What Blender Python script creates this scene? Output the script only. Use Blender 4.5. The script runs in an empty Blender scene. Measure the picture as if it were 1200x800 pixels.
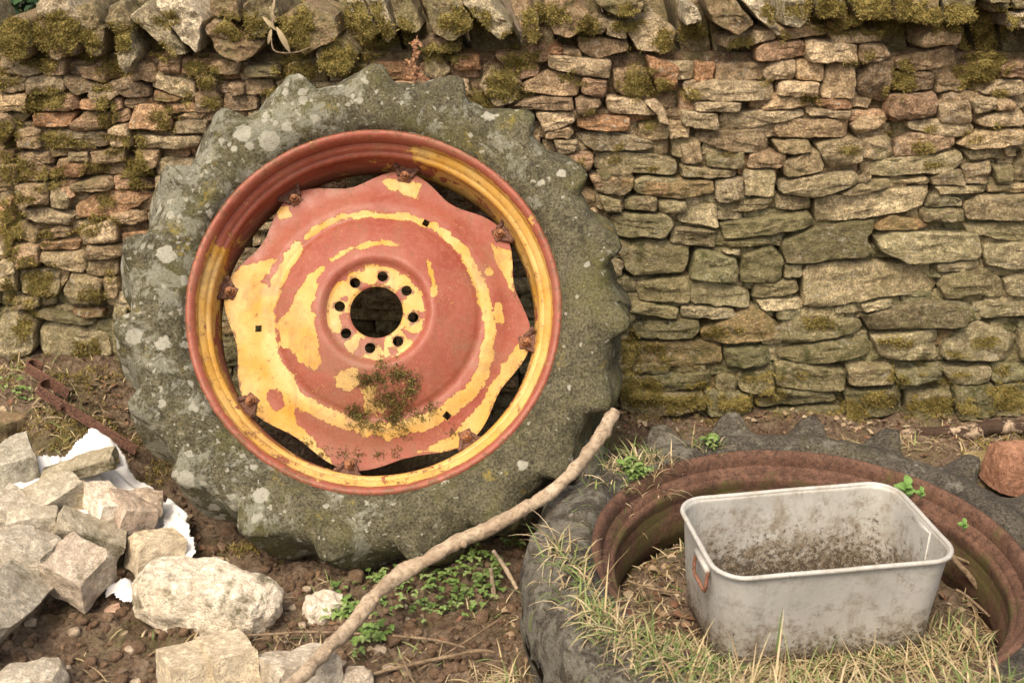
import bpy, bmesh, math, random
import numpy as np
from mathutils import Vector, Matrix, noise as mn
from mathutils.bvhtree import BVHTree
R = math.radians
random.seed(7)
SC = bpy.context.scene
COL = SC.collection

# ------------------------------------------------------------------ camera
CAM_H, PITCH, FPX = 1.75, R(22), 1400.0
cd = bpy.data.cameras.new('camera'); cam = bpy.data.objects.new('camera', cd); COL.objects.link(cam)
cam.location = (0, 0, CAM_H); cam.rotation_euler = (R(90) - PITCH, 0, 0)
cd.sensor_width = 36; cd.lens = 42; cd.clip_start = .05; cd.clip_end = 300
cd.dof.use_dof = True; cd.dof.focus_distance = 3.1; cd.dof.aperture_fstop = 5.0
SC.camera = cam
# ------------------------------------------------------------------ light
w = bpy.data.worlds.new('World'); SC.world = w; w.use_nodes = True
nt = w.node_tree; bg = nt.nodes['Background']; sky = nt.nodes.new('ShaderNodeTexSky')
sky.sky_type = 'NISHITA'; sky.sun_disc = False
SUN_EL, SUN_AZ = R(58), R(205)          # azimuth clockwise from +Y: behind the camera, to its left
sky.sun_elevation = SUN_EL; sky.sun_rotation = SUN_AZ; sky.dust_density = 6; sky.air_density = 1.0; sky.ozone_density = .6
tintn = nt.nodes.new('ShaderNodeMix'); tintn.data_type = 'RGBA'; tintn.blend_type = 'MULTIPLY'; tintn.inputs[0].default_value = 1
tintn.inputs[7].default_value = (1, .94, .83, 1)       # warm white balance of the overcast sky
nt.links.new(sky.outputs[0], tintn.inputs[6]); nt.links.new(tintn.outputs[2], bg.inputs[0]); bg.inputs[1].default_value = .15
sd = bpy.data.lights.new('sun', 'SUN'); sun = bpy.data.objects.new('sun', sd); COL.objects.link(sun)
sd.energy = 1.25; sd.angle = R(18); sd.color = (1, .91, .78)
sdir = Vector((math.sin(SUN_AZ) * math.cos(SUN_EL), math.cos(SUN_AZ) * math.cos(SUN_EL), math.sin(SUN_EL)))
sun.rotation_euler = sdir.to_track_quat('Z', 'Y').to_euler(); sun.location = (0, 0, 5)
SC.view_settings.view_transform = 'Standard'; SC.view_settings.look = 'None'
SC.view_settings.gamma = 1; SC.view_settings.use_curve_mapping = False
SC.view_settings.exposure = 0.78
SC.render.engine = 'CYCLES'

# ------------------------------------------------------------------ rays of the survey camera (only used to lay out real positions)
def ray(px, py):
    return Vector(((px - 600) / FPX, math.cos(PITCH) + math.sin(PITCH) * (400 - py) / FPX, -math.sin(PITCH) + math.cos(PITCH) * (400 - py) / FPX))
def Pz(px, py, z=0.0):
    d = ray(px, py); return Vector((0, 0, CAM_H)) + d * ((z - CAM_H) / d.z)
def Py(px, py, y):
    d = ray(px, py); return Vector((0, 0, CAM_H)) + d * (y / d.y)
WY, WB = 3.55, .09                      # wall face: y = WY + WB*z
def Pw(px, py):
    d = ray(px, py); t = (WY + WB * CAM_H) / (d.y - WB * d.z); p = Vector((0, 0, CAM_H)) + d * t
    return (p.x, p.z)
def wallpt(u, v, out=0.0): return (u, WY + WB * v - out, v)

# ------------------------------------------------------------------ mesh helpers
def tag(o, label=None, cat=None, group=None, kind=None):
    if label: o['label'] = label
    if cat: o['category'] = cat
    if group: o['group'] = group
    if kind: o['kind'] = kind
    return o
def empty(name, loc=(0, 0, 0), rot=None):
    o = bpy.data.objects.new(name, None); COL.objects.link(o); o.location = loc; o.empty_display_size = .05
    if rot is not None: o.rotation_euler = rot
    return o
class MB:
    """collects vertices and faces, then links ONE mesh object"""
    def __init__(s): s.v = []; s.f = []; s.col = []; s.ms = []
    def add(s, v, f, col=None, ms=None):
        b = len(s.v); s.v.extend([tuple(p) for p in v]); s.f.extend([tuple(i + b for i in q) for q in f])
        n = len(v)
        s.col.extend([col if col else (.5, .5, .5)] * n if (col is None or not isinstance(col, list)) else col)
        s.ms.extend([0.0] * n if ms is None else (ms if isinstance(ms, list) else [ms] * n))
    def build(s, name, mat, parent=None, smooth=True, sharp=None):
        me = bpy.data.meshes.new(name); me.from_pydata(s.v, [], s.f); me.update()
        if sharp and s.v:
            pass
        if s.v:
            a = me.attributes.new('tint', 'FLOAT_COLOR', 'POINT')
            arr = np.ones((len(s.v), 4), np.float32); arr[:, :3] = np.array(s.col, np.float32); a.data.foreach_set('color', arr.ravel())
            a = me.attributes.new('msk', 'FLOAT', 'POINT'); a.data.foreach_set('value', np.array(s.ms, np.float32))
        if smooth: me.polygons.foreach_set('use_smooth', [True] * len(me.polygons))
        if sharp: me.set_sharp_from_angle(angle=R(sharp))
        o = bpy.data.objects.new(name, me); COL.objects.link(o); o.data.materials.append(mat)
        if parent is not None: o.parent = parent
        return o
def revolve(prof, n, closed_prof=False, f=None):
    """prof: (r,out) list; wheel frame: X right, Z up, out = -Y"""
    v = []; fc = []; m = len(prof)
    for i in range(n):
        a = 2 * math.pi * i / n; c, s_ = math.cos(a), math.sin(a)
        for j, (r, o) in enumerate(prof):
            if f: r, o = f(a, j, r, o)
            v.append((r * c, -o, r * s_))
    mm = m if closed_prof else m - 1
    for i in range(n):
        k = (i + 1) % n
        for j in range(mm):
            l = (j + 1) % m
            fc.append((i * m + j, k * m + j, k * m + l, i * m + l))
    return v, fc
def tube(pts, rad, n=10, cap=True, jit=0.0, seed=0, sub=1):
    pts = [Vector(p) for p in pts]
    if not isinstance(rad, (list, tuple)): rad = [rad] * len(pts)
    if sub > 1:                                            # Catmull-Rom
        P2 = []; R2 = []
        for i in range(len(pts) - 1):
            p0 = pts[max(i - 1, 0)]; p1 = pts[i]; p2 = pts[i + 1]; p3 = pts[min(i + 2, len(pts) - 1)]
            for k in range(sub):
                t = k / sub
                P2.append(.5 * ((2 * p1) + (p2 - p0) * t + (2 * p0 - 5 * p1 + 4 * p2 - p3) * t * t + (3 * p1 - p0 - 3 * p2 + p3) * t ** 3))
                R2.append(rad[i] * (1 - t) + rad[i + 1] * t)
        P2.append(pts[-1]); R2.append(rad[-1]); pts, rad = P2, R2
    v = []; f = []; up = Vector((.13, .31, .94)).normalized()
    for i, p in enumerate(pts):
        t = (pts[min(i + 1, len(pts) - 1)] - pts[max(i - 1, 0)]).normalized()
        a = t.cross(up)
        if a.length < .05: a = t.cross(Vector((1, 0, 0)))
        a.normalize(); b = t.cross(a)
        for k in range(n):
            an = 2 * math.pi * k / n; r = rad[i]
            d = a * math.cos(an) + b * math.sin(an)
            if jit: r *= 1 + jit * mn.noise((p + d * r) * 28 + Vector((seed, seed, 0))) + jit * .6 * mn.noise((p + d * r) * 90)
            v.append(p + d * r)
    for i in range(len(pts) - 1):
        for k in range(n):
            l = (k + 1) % n; f.append((i * n + k, i * n + l, (i + 1) * n + l, (i + 1) * n + k))
    if cap:
        f.append(tuple(range(n))[::-1]); f.append(tuple((len(pts) - 1) * n + k for k in range(n)))
    return v, f
def box(c, s, M=None):
    v = [];
    for x in (-1, 1):
        for y in (-1, 1):
            for z in (-1, 1):
                p = Vector((x * s[0] / 2, y * s[1] / 2, z * s[2] / 2)); p = (M @ p if M else p) + Vector(c); v.append(p)
    return v, [(0, 1, 3, 2), (4, 6, 7, 5), (0, 4, 5, 1), (2, 3, 7, 6), (0, 2, 6, 4), (1, 5, 7, 3)]
def fbm(p, o=3): return mn.fractal(Vector(p), 1.0, 2.0, o)

# ------------------------------------------------------------------ materials
class NT:
    def __init__(s, name, rough=.9, spec=.25):
        s.m = bpy.data.materials.new(name); s.m.use_nodes = True; s.t = s.m.node_tree; s.b = s.t.nodes['Principled BSDF']
        s.b.inputs['Roughness'].default_value = rough; s.b.inputs['Specular IOR Level'].default_value = spec
        s.co = None
    def n(s, ty, **kw):
        x = s.t.nodes.new(ty)
        for k, v in kw.items(): setattr(x, k, v)
        return x
    def L(s, a, b):
        if isinstance(a, bpy.types.NodeSocket): s.t.links.new(a, b)
        else: b.default_value = a
    def coord(s):
        if s.co is None: s.co = s.n('ShaderNodeTexCoord').outputs['Object']
        return s.co
    def noise(s, scale, detail=4, rough=.6, dist=0, vec=None, out=0):
        x = s.n('ShaderNodeTexNoise'); s.L(vec or s.coord(), x.inputs['Vector'])
        x.inputs['Scale'].default_value = scale; x.inputs['Detail'].default_value = detail; x.inputs['Roughness'].default_value = rough; x.inputs['Distortion'].default_value = dist
        return x.outputs[out]
    def vor(s, scale, feat='F1', out='Distance', rnd=1, vec=None):
        x = s.n('ShaderNodeTexVoronoi', feature=feat); s.L(vec or s.coord(), x.inputs['Vector']); x.inputs['Scale'].default_value = scale; x.inputs['Randomness'].default_value = rnd
        return x.outputs[out]
    def ramp(s, v, a, b, lo=0.0, hi=1.0):
        x = s.n('ShaderNodeMapRange'); x.clamp = True; s.L(v, x.inputs[0])
        for i, q in enumerate((a, b, lo, hi)): s.L(q, x.inputs[i + 1])
        return x.outputs[0]
    def m2(s, op, a, b=None):
        x = s.n('ShaderNodeMath', operation=op); s.L(a, x.inputs[0])
        if b is not None: s.L(b, x.inputs[1])
        return x.outputs[0]
    def mix(s, f, a, b, mode='MIX'):
        x = s.n('ShaderNodeMix', data_type='RGBA', blend_type=mode); s.L(f, x.inputs[0])
        for q, i in ((a, 6), (b, 7)): s.L(q if isinstance(q, bpy.types.NodeSocket) else (*q, 1), x.inputs[i])
        return x.outputs[2]
    def attr(s, name, out='Color'): return s.n('ShaderNodeAttribute', attribute_name=name).outputs[out]
    def bump(s, h, strength=.5, dist=.005):
        x = s.n('ShaderNodeBump'); s.L(h, x.inputs['Height']); x.inputs['Strength'].default_value = strength; x.inputs['Distance'].default_value = dist
        s.L(x.outputs[0], s.b.inputs['Normal'])
    def warp(s, scale, amt):
        x = s.n('ShaderNodeVectorMath', operation='MULTIPLY_ADD'); nz = s.noise(scale, 3, out=1); s.L(nz, x.inputs[0]); x.inputs[1].default_value = (amt,) * 3; s.L(s.coord(), x.inputs[2]); return x.outputs[0]
    def done(s, c, rough=None):
        s.L(c if isinstance(c, bpy.types.NodeSocket) else (*c, 1), s.b.inputs['Base Color'])
        if rough is not None: s.L(rough, s.b.inputs['Roughness'])
        return s.m

def m_stone():
    s = NT('sandstone', .93, .15); t = s.mix(1, s.attr('tint'), (1.44, 1.43, 1.36), 'MULTIPLY'); ms = s.attr('msk', 'Fac')
    n1 = s.noise(7, 5, .65); n2 = s.noise(38, 6, .7); n3 = s.noise(170, 4, .7)
    c = s.mix(s.ramp(n1, .35, .65), s.mix(1, t, (.72, .68, .62), 'MULTIPLY'), s.mix(1, t, (1.2, 1.13, 1.05), 'MULTIPLY'))
    c = s.mix(s.ramp(n2, .45, .60, 0, .95), c, s.mix(1, t, (1.72, 1.64, 1.52), 'MULTIPLY'))
    c = s.mix(s.ramp(n2, .36, .47, .8, 0), c, s.mix(1, t, (.50, .45, .38), 'MULTIPLY'))
    c = s.mix(s.ramp(n3, .42, .56, .75, 0), c, s.mix(1, t, (.42, .37, .31), 'MULTIPLY'))
    x = s.noise(11, 5, .7, .6, vec=s.warp(5, .1))
    lich = s.m2('ADD', x, s.m2('MULTIPLY', s.m2('ADD', ms, .22), .30))
    lk = s.m2('MULTIPLY', s.ramp(lich, .60, .74), s.ramp(s.noise(95, 4, .75), .36, .58, .15, 1))
    c = s.mix(s.m2('MULTIPLY', lk, .62), c, s.mix(s.noise(23, 3), (.15, .15, .05), (.30, .275, .14)))
    x2 = s.m2('ADD', s.noise(15, 6, .8, vec=s.warp(9, .06)), s.m2('MULTIPLY', ms, .14))
    c = s.mix(s.ramp(x2, .66, .74, 0, .8), c, (.075, .078, .026))                      # dark moss crust
    wl = s.m2('MULTIPLY', s.ramp(s.noise(60, 5, .7), .56, .64), s.ramp(s.noise(9, 2), .44, .60))
    c = s.mix(s.m2('MULTIPLY', wl, .7), c, (.52, .49, .40))
    h = s.m2('ADD', s.m2('MULTIPLY', n2, 1.0), s.m2('MULTIPLY', n3, .55))
    s.bump(h, 1, .022)
    return s.done(c)
def m_rubble():
    s = NT('pale_rubble_stone', .9, .2); t = s.mix(1, s.attr('tint'), (1.72, 1.70, 1.68), 'MULTIPLY'); ms = s.attr('msk', 'Fac')
    n1 = s.noise(9, 5, .65); n2 = s.noise(45, 6, .7); n3 = s.noise(200, 4, .7)
    c = s.mix(s.ramp(n1, .35, .65), s.mix(1, t, (.78, .74, .68), 'MULTIPLY'), t)
    c = s.mix(s.ramp(n2, .5, .60, 0, .8), c, s.mix(1, t, (1.35, 1.32, 1.28), 'MULTIPLY')); c = s.mix(s.ramp(n2, .36, .46, .7, 0), c, s.mix(1, t, (.55, .48, .40), 'MULTIPLY'))
    c = s.mix(s.ramp(n3, .38, .5, .6, 0), c, s.mix(1, t, (.5, .45, .38), 'MULTIPLY'))
    d = s.m2('ADD', s.noise(13, 5, .7), s.m2('MULTIPLY', ms, .3))
    c = s.mix(s.ramp(d, .58, .72, 0, .85), c, (.13, .115, .05))
    c = s.mix(s.ramp(d, .74, .84, 0, .9), c, (.07, .075, .02))
    s.bump(s.m2('ADD', n2, s.m2('MULTIPLY', n3, .6)), 1, .016)
    return s.done(c)
def m_moss(name, a, b, rough=1):
    s = NT(name, rough, .05); t = s.attr('tint')
    c = s.mix(s.ramp(s.noise(14, 4), .35, .65), a, b); c = s.mix(.5, c, t, 'MULTIPLY'); c = s.mix(1, c, (1.3, 1.3, 1.3), 'MULTIPLY')
    s.bump(s.noise(160, 4), .8, .006); return s.done(c)
def m_tyre(name, base, dark, liche, spots, yel, spot_s=15, moss=.5):
    s = NT(name, .85, .25)
    n1 = s.noise(6, 5, .65); n2 = s.noise(28, 6, .72); n3 = s.noise(150, 4, .75)
    c = s.mix(s.ramp(n1, .38, .62), dark, base)
    c = s.mix(s.ramp(n2, .42, .62, 0, .8), c, (base[0] * 1.45, base[1] * 1.45, base[2] * 1.35))
    c = s.mix(s.ramp(n3, .40, .54, .85, 0), c, (dark[0] * .45, dark[1] * .45, dark[2] * .4)); c = s.mix(s.ramp(n3, .56, .68, 0, .4), c, (base[0] * 1.9, base[1] * 1.9, base[2] * 1.7))
    g = s.noise(5.5, 5, .7, .5); c = s.mix(s.m2('MULTIPLY', s.ramp(g, .50, .66, 0, moss), s.ramp(s.noise(120, 3, .7), .35, .6, .2, 1)), c, (.12, .115, .03))
    if yel: c = s.mix(s.m2('MULTIPLY', s.ramp(s.noise(9, 4, .7, vec=s.warp(4, .2)), .60, .68, 0, .8), s.ramp(s.noise(90, 3), .4, .6)), c, (.26, .20, .04))
    if liche:
        sx = s.n('ShaderNodeSeparateXYZ'); s.L(s.coord(), sx.inputs[0])
        dens = s.ramp(s.m2('ADD', s.m2('ADD', sx.outputs[0], s.m2('MULTIPLY', sx.outputs[2], -.35)), s.m2('MULTIPLY', s.noise(4.2, 4), 1.1)), .95, .15)
        cr = s.m2('ADD', s.noise(13, 6, .75, .4), s.m2('MULTIPLY', dens, .13))
        c = s.mix(s.m2('MULTIPLY', s.ramp(cr, .60, .66, 0, .75), s.ramp(s.noise(140, 4, .75), .35, .55, .3, 1)), c, (spots[0] * .72, spots[1] * .74, spots[2] * .72))
        for sc, th, k in ((spot_s, .40, .9), (spot_s * 1.9, .38, .8), (spot_s * 3.6, .36, .7)):
            wv = s.warp(55, .028); x = s.n('ShaderNodeTexVoronoi', feature='F1'); s.L(wv, x.inputs['Vector']); x.inputs['Scale'].default_value = sc
            rnd = s.n('ShaderNodeSeparateColor'); s.L(x.outputs['Color'], rnd.inputs[0])
            area = dens
            rad = s.m2('MULTIPLY', s.ramp(rnd.outputs[0], 1 - liche, 1, .0, th), s.ramp(area, 0, 1, .6, 1.1))
            f = s.ramp(s.m2('SUBTRACT', rad, x.outputs['Distance']), 0.0, .05)
            f = s.m2('MULTIPLY', f, s.ramp(s.noise(110, 3, .7), .3, .5, .55, 1))
            c = s.mix(s.m2('MULTIPLY', f, k), c, spots)
    s.bump(s.m2('ADD', n2, s.m2('MULTIPLY', n3, .7)), .8, .008)
    return s.done(c)
def m_paint():
    s = NT('chipped_red_over_yellow_paint', .5, .4); ms = s.attr('msk', 'Fac')
    n = s.noise(22, 7, .68); n0 = s.noise(95, 5, .7)
    v = s.m2('ADD', ms, s.m2('MULTIPLY', s.m2('SUBTRACT', n, .5), 1.0)); v = s.m2('ADD', v, s.m2('MULTIPLY', s.m2('SUBTRACT', n0, .5), .25))
    fl = s.m2('MULTIPLY', s.ramp(s.noise(150, 4, .75), .60, .66), s.ramp(s.noise(8, 3), .45, .62))      # small flakes
    y = s.m2('MAXIMUM', s.ramp(v, .5, .512), s.m2('MULTIPLY', fl, .9))
    edge = s.m2('MULTIPLY', s.ramp(v, .455, .495), s.ramp(v, .515, .498))
    red = s.mix(s.ramp(s.noise(6, 4), .35, .65), (.25, .056, .033), (.32, .093, .058)); red = s.mix(s.ramp(s.noise(60, 5, .7), .45, .7, 0, .35), red, (.38, .16, .11)); red = s.mix(s.ramp(s.noise(3.5, 6, .75), .50, .66, 0, .45), red, (.20, .07, .04)); red = s.mix(s.ramp(s.noise(180, 4, .8), .56, .70, 0, .35), red, (.46, .26, .20))
    yel = s.mix(s.ramp(s.noise(9, 4), .35, .62), (.52, .27, .035), (.57, .38, .13)); yel = s.mix(s.ramp(s.noise(34, 6, .78), .56, .68, 0, .4), yel, (.40, .22, .07))
    c = s.mix(y, red, yel)
    c = s.mix(s.m2('MULTIPLY', edge, .6), c, (.20, .07, .03))  # brown stain and thin shadow line painted along chip borders
    mp = s.n('ShaderNodeMapping'); s.L(s.coord(), mp.inputs[0]); mp.inputs[3].default_value = (34, 3, 3)
    c = s.mix(s.ramp(s.noise(1.0, 5, .7, vec=mp.outputs[0]), .56, .72, 0, .38), c, (.22, .10, .05))
    gm = s.ramp(s.noise(6, 7, .8, .6), .50, .66, 0, .5); c = s.mix(gm, c, (.23, .13, .075))
    rs = s.m2('ADD', s.noise(48, 7, .78), s.m2('MULTIPLY', s.attr('tint', 'Fac'), .3))
    c = s.mix(s.ramp(rs, .61, .68, 0, .92), c, s.mix(s.noise(200, 3), (.08, .035, .02), (.24, .10, .04)))
    c = s.mix(s.ramp(s.noise(130, 5, .8), .60, .67, 0, .7), c, (.12, .06, .035))
    c = s.mix(s.ramp(s.noise(10, 5, .8), .68, .78, 0, .35), c, (.68, .58, .48))
    s.bump(s.m2('SUBTRACT', s.m2('ADD', s.m2('MULTIPLY', s.noise(120, 3), .3), s.m2('MULTIPLY', n, .8)), s.m2('MULTIPLY', y, .8)), .5, .003)
    return s.done(c, s.ramp(s.noise(30, 3), .3, .7, .38, .62))
def m_rust(name, a=(.20, .075, .04), b=(.33, .15, .085), dk=(.075, .035, .022), moss=0, rough=.88, fine=.5):
    s = NT(name, rough, .25)
    n1 = s.noise(10, 6, .7); n2 = s.noise(60, 6, .75); n3 = s.noise(220, 3)
    c = s.mix(s.ramp(n1, .35, .65), a, b); c = s.mix(s.ramp(n2, .40, .56, .75, 0), c, dk); c = s.mix(s.ramp(n3, .5, .66, 0, fine), c, (.42, .24, .15))
    if moss: c = s.mix(s.m2('MULTIPLY', s.ramp(s.m2('ADD', s.noise(7, 5, .7), s.m2('MULTIPLY', s.attr('msk', 'Fac'), .16)), .60, .70, 0, moss), s.ramp(s.noise(110, 3), .35, .6, .35, 1)), c, (.095, .09, .028))
    s.bump(s.m2('ADD', n2, s.m2('MULTIPLY', n3, .4)), .6, .004); return s.done(c)
def m_zinc():
    s = NT('weathered_galvanised_metal', .62, .4); s.b.inputs['Metallic'].default_value = .25
    ms = s.attr('msk', 'Fac'); n1 = s.noise(5, 5, .6); n2 = s.noise(26, 7, .75); n3 = s.noise(140, 4, .7)
    c = s.mix(s.ramp(n1, .3, .7), (.44, .43, .395), (.62, .61, .565)); c = s.mix(s.ramp(n2, .48, .62, 0, .55), c, (.34, .325, .285)); c = s.mix(s.ramp(n3, .55, .7, 0, .35), c, (.70, .69, .64)); c = s.mix(s.ramp(s.noise(7, 6, .8, .8), .54, .66, 0, .55), c, (.33, .285, .21))
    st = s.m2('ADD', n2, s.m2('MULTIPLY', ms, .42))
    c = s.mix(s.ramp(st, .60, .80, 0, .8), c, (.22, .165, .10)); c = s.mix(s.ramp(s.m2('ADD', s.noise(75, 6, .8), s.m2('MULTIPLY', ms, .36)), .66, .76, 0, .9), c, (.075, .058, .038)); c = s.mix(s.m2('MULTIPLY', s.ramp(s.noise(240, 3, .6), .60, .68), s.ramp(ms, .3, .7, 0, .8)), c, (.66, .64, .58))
    c = s.mix(s.ramp(s.noise(11, 6, .8), .60, .68, 0, .7), c, (.24, .19, .12))
    mp = s.n('ShaderNodeMapping'); s.L(s.coord(), mp.inputs[0]); mp.inputs[3].default_value = (30, 30, 2.2)
    c = s.mix(s.ramp(s.noise(1.0, 5, .7, vec=mp.outputs[0]), .53, .72, 0, .40), c, (.28, .235, .17)); c = s.mix(s.ramp(s.noise(120, 6, .85), .63, .68, 0, .5), c, (.16, .13, .095))
    s.bump(n2, .25, .003); return s.done(c, s.ramp(n2, .3, .7, .45, .8))
def m_bark(name, a, b, dk, lo=.35, hi=.65):
    s = NT(name, .85, .2); mp = s.n('ShaderNodeMapping'); s.L(s.coord(), mp.inputs[0]); mp.inputs[3].default_value = (1, 1, 1)
    n1 = s.noise(16, 5, .7); n2 = s.noise(75, 6, .75)
    c = s.mix(s.ramp(n1, lo, hi), a, b); c = s.mix(s.ramp(n2, .38, .53, .9, 0), c, dk); c = s.mix(s.ramp(s.noise(7, 5, .75), .52, .62, 0, .5), c, dk); s.bump(n2, .9, .008); return s.done(c)
def m_ground():
    s = NT('soil', .96, .1)
    n1 = s.noise(2.2, 5, .65); n2 = s.noise(18, 6, .72); n3 = s.noise(90, 5, .75)
    c = s.mix(s.ramp(n1, .38, .62), (.12, .080, .052), (.20, .145, .098)); c = s.mix(s.ramp(n2, .42, .62, 0, .7), c, (.29, .22, .155)); c = s.mix(s.ramp(n3, .36, .52, .8, 0), c, (.05, .032, .021))
    c = s.mix(s.m2('MULTIPLY', s.ramp(s.noise(3.1, 5, .7, vec=s.warp(2, .4)), .50, .62, 0, .8), s.ramp(n3, .38, .6)), c, (.10, .105, .03))
    s.bump(s.m2('ADD', n2, s.m2('MULTIPLY', n3, .6)), 1, .018); return s.done(c)
def m_leaf(name, rough=.75, trans=.15):
    s = NT(name, rough, .25); t = s.attr('tint'); c = s.mix(s.ramp(s.noise(60, 3), .3, .7), s.mix(1, t, (.75, .75, .7), 'MULTIPLY'), t)
    s.b.inputs['Subsurface Weight'].default_value = 0
    return s.done(c)
def m_plastic():
    s = NT('white_polythene', .45, .4); s.b.inputs['Subsurface Weight'].default_value = .0
    c = s.mix(s.ramp(s.noise(9, 5, .7), .58, .74, 0, .5), (.80, .80, .79), (.42, .36, .28)); s.bump(s.noise(30, 4), .35, .01); return s.done(c)
M_STONE = m_stone(); M_RUB = m_rubble()
M_MOSS = m_moss('olive_moss', (.15, .125, .045), (.28, .24, .10)); M_PAINT = m_paint()
M_TY1 = m_tyre('lichened_old_rubber', (.118, .108, .070), (.060, .054, .032), .68, (.38, .37, .30), True, moss=.7)
M_TY2 = m_tyre('dusty_black_rubber', (.088, .077, .063), (.046, .040, .033), .10, (.26, .24, .20), False, 22, moss=.25)
M_RUST = m_rust('rusty_rim_steel', (.085, .043, .029), (.165, .090, .060), (.045, .026, .019), moss=.9, fine=.18); M_RUSTO = m_rust('orange_rust', (.26, .10, .04), (.42, .20, .10), (.06, .03, .02))
M_IRON = m_rust('dark_rusty_iron', (.10, .048, .035), (.17, .085, .06), (.045, .025, .02))
M_ZINC = m_zinc(); M_GROUND = m_ground(); M_LEAF = m_leaf('leaf_blade'); M_PLAST = m_plastic()
M_STICK = m_bark('peeled_pale_bark', (.42, .32, .22), (.58, .47, .34), (.26, .19, .125))
M_TWIG = m_bark('dry_twig_bark', (.22, .155, .095), (.36, .27, .175), (.11, .075, .045))
M_LOG = m_bark('flaking_log_bark', (.075, .048, .032), (.50, .38, .26), (.05, .032, .022), .50, .53)

# ------------------------------------------------------------------ ground
LC = Vector((.687, 2.385, .255))                            # centre of the lying rim's lip
def sst(a, b, x):
    t = min(1, max(0, (x - a) / (b - a))); return t * t * (3 - 2 * t)
def gh(x, y, fine=True):
    z = .20 * sst(-.95, -1.35, x) * sst(2.75, 3.45, y)
    z += .045 * sst(3.1, 3.5, y)
    d = math.hypot(x - LC.x, y - LC.y); z += .065 * sst(.50, .40, d)
    if y > 4.0: z += .5 * sst(4.0, 4.3, y)
    if fine:
        z += .022 * fbm((x * 3, y * 3, 1)) + .012 * fbm((x * 12, y * 12, 5), 4)
        z += .022 * max(0, mn.noise(Vector((x * 24, y * 24, 3)))) + .014 * abs(mn.noise(Vector((x * 50, y * 50, 3)))) + .006 * mn.noise(Vector((x * 95, y * 95, 3)))
    return z
def axis(lo, hi, step, far):
    a = list(np.arange(lo, hi, step)); s = step; p = a[-1]
    while p < far: s *= 1.25; p += s; a.append(p)
    s = step; p = a[0]; b = []
    while p > -far: s *= 1.25; p -= s; b.append(p)
    return b[::-1] + a
xs = axis(-1.9, 1.9, .0085, 60); ys = axis(1.75, 3.7, .0085, 60)
gv = [(x, y, gh(x, y, abs(x) < 4 and 0 < y < 6)) for y in ys for x in xs]; nx = len(xs)
gf = [(j * nx + i, j * nx + i + 1, (j + 1) * nx + i + 1, (j + 1) * nx + i) for j in range(len(ys) - 1) for i in range(nx - 1)]
mb = MB(); mb.add(gv, gf); ground = mb.build('ground', M_GROUND, None, False); tag(ground, kind='structure')
GB = BVHTree.FromPolygons(gv, gf)
def drop(x, y, trees=None, top=3.0):
    best = None
    for t in (trees or [GB]):
        h = t.ray_cast(Vector((x, y, top)), Vector((0, 0, -1)))
        if h[0] is not None and (best is None or h[0].z > best[0].z): best = h
    return best

# ------------------------------------------------------------------ dry stone wall
def chaikin(p, it=2):
    for _ in range(it):
        q = []
        for i in range(len(p)):
            a, b = p[i], p[(i + 1) % len(p)]
            k = .07 if _ == 0 else .2; q += [(a[0] * (1 - k) + b[0] * k, a[1] * (1 - k) + b[1] * k), (a[0] * k + b[0] * (1 - k), a[1] * k + b[1] * (1 - k))]
        p = q
    return p
def resample(p, n):
    L = [0]
    for i in range(len(p)): a, b = p[i], p[(i + 1) % len(p)]; L.append(L[-1] + math.hypot(b[0] - a[0], b[1] - a[1]))
    out = []; j = 0
    for k in range(n):
        t = L[-1] * k / n
        while L[j + 1] < t: j += 1
        a, b = p[j], p[(j + 1) % len(p)]; u = (t - L[j]) / max(1e-9, L[j + 1] - L[j]); out.append((a[0] + (b[0] - a[0]) * u, a[1] + (b[1] - a[1]) * u))
    return out
def area(p): return .5 * sum(p[i][0] * p[(i + 1) % len(p)][1] - p[(i + 1) % len(p)][0] * p[i][1] for i in range(len(p)))
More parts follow.
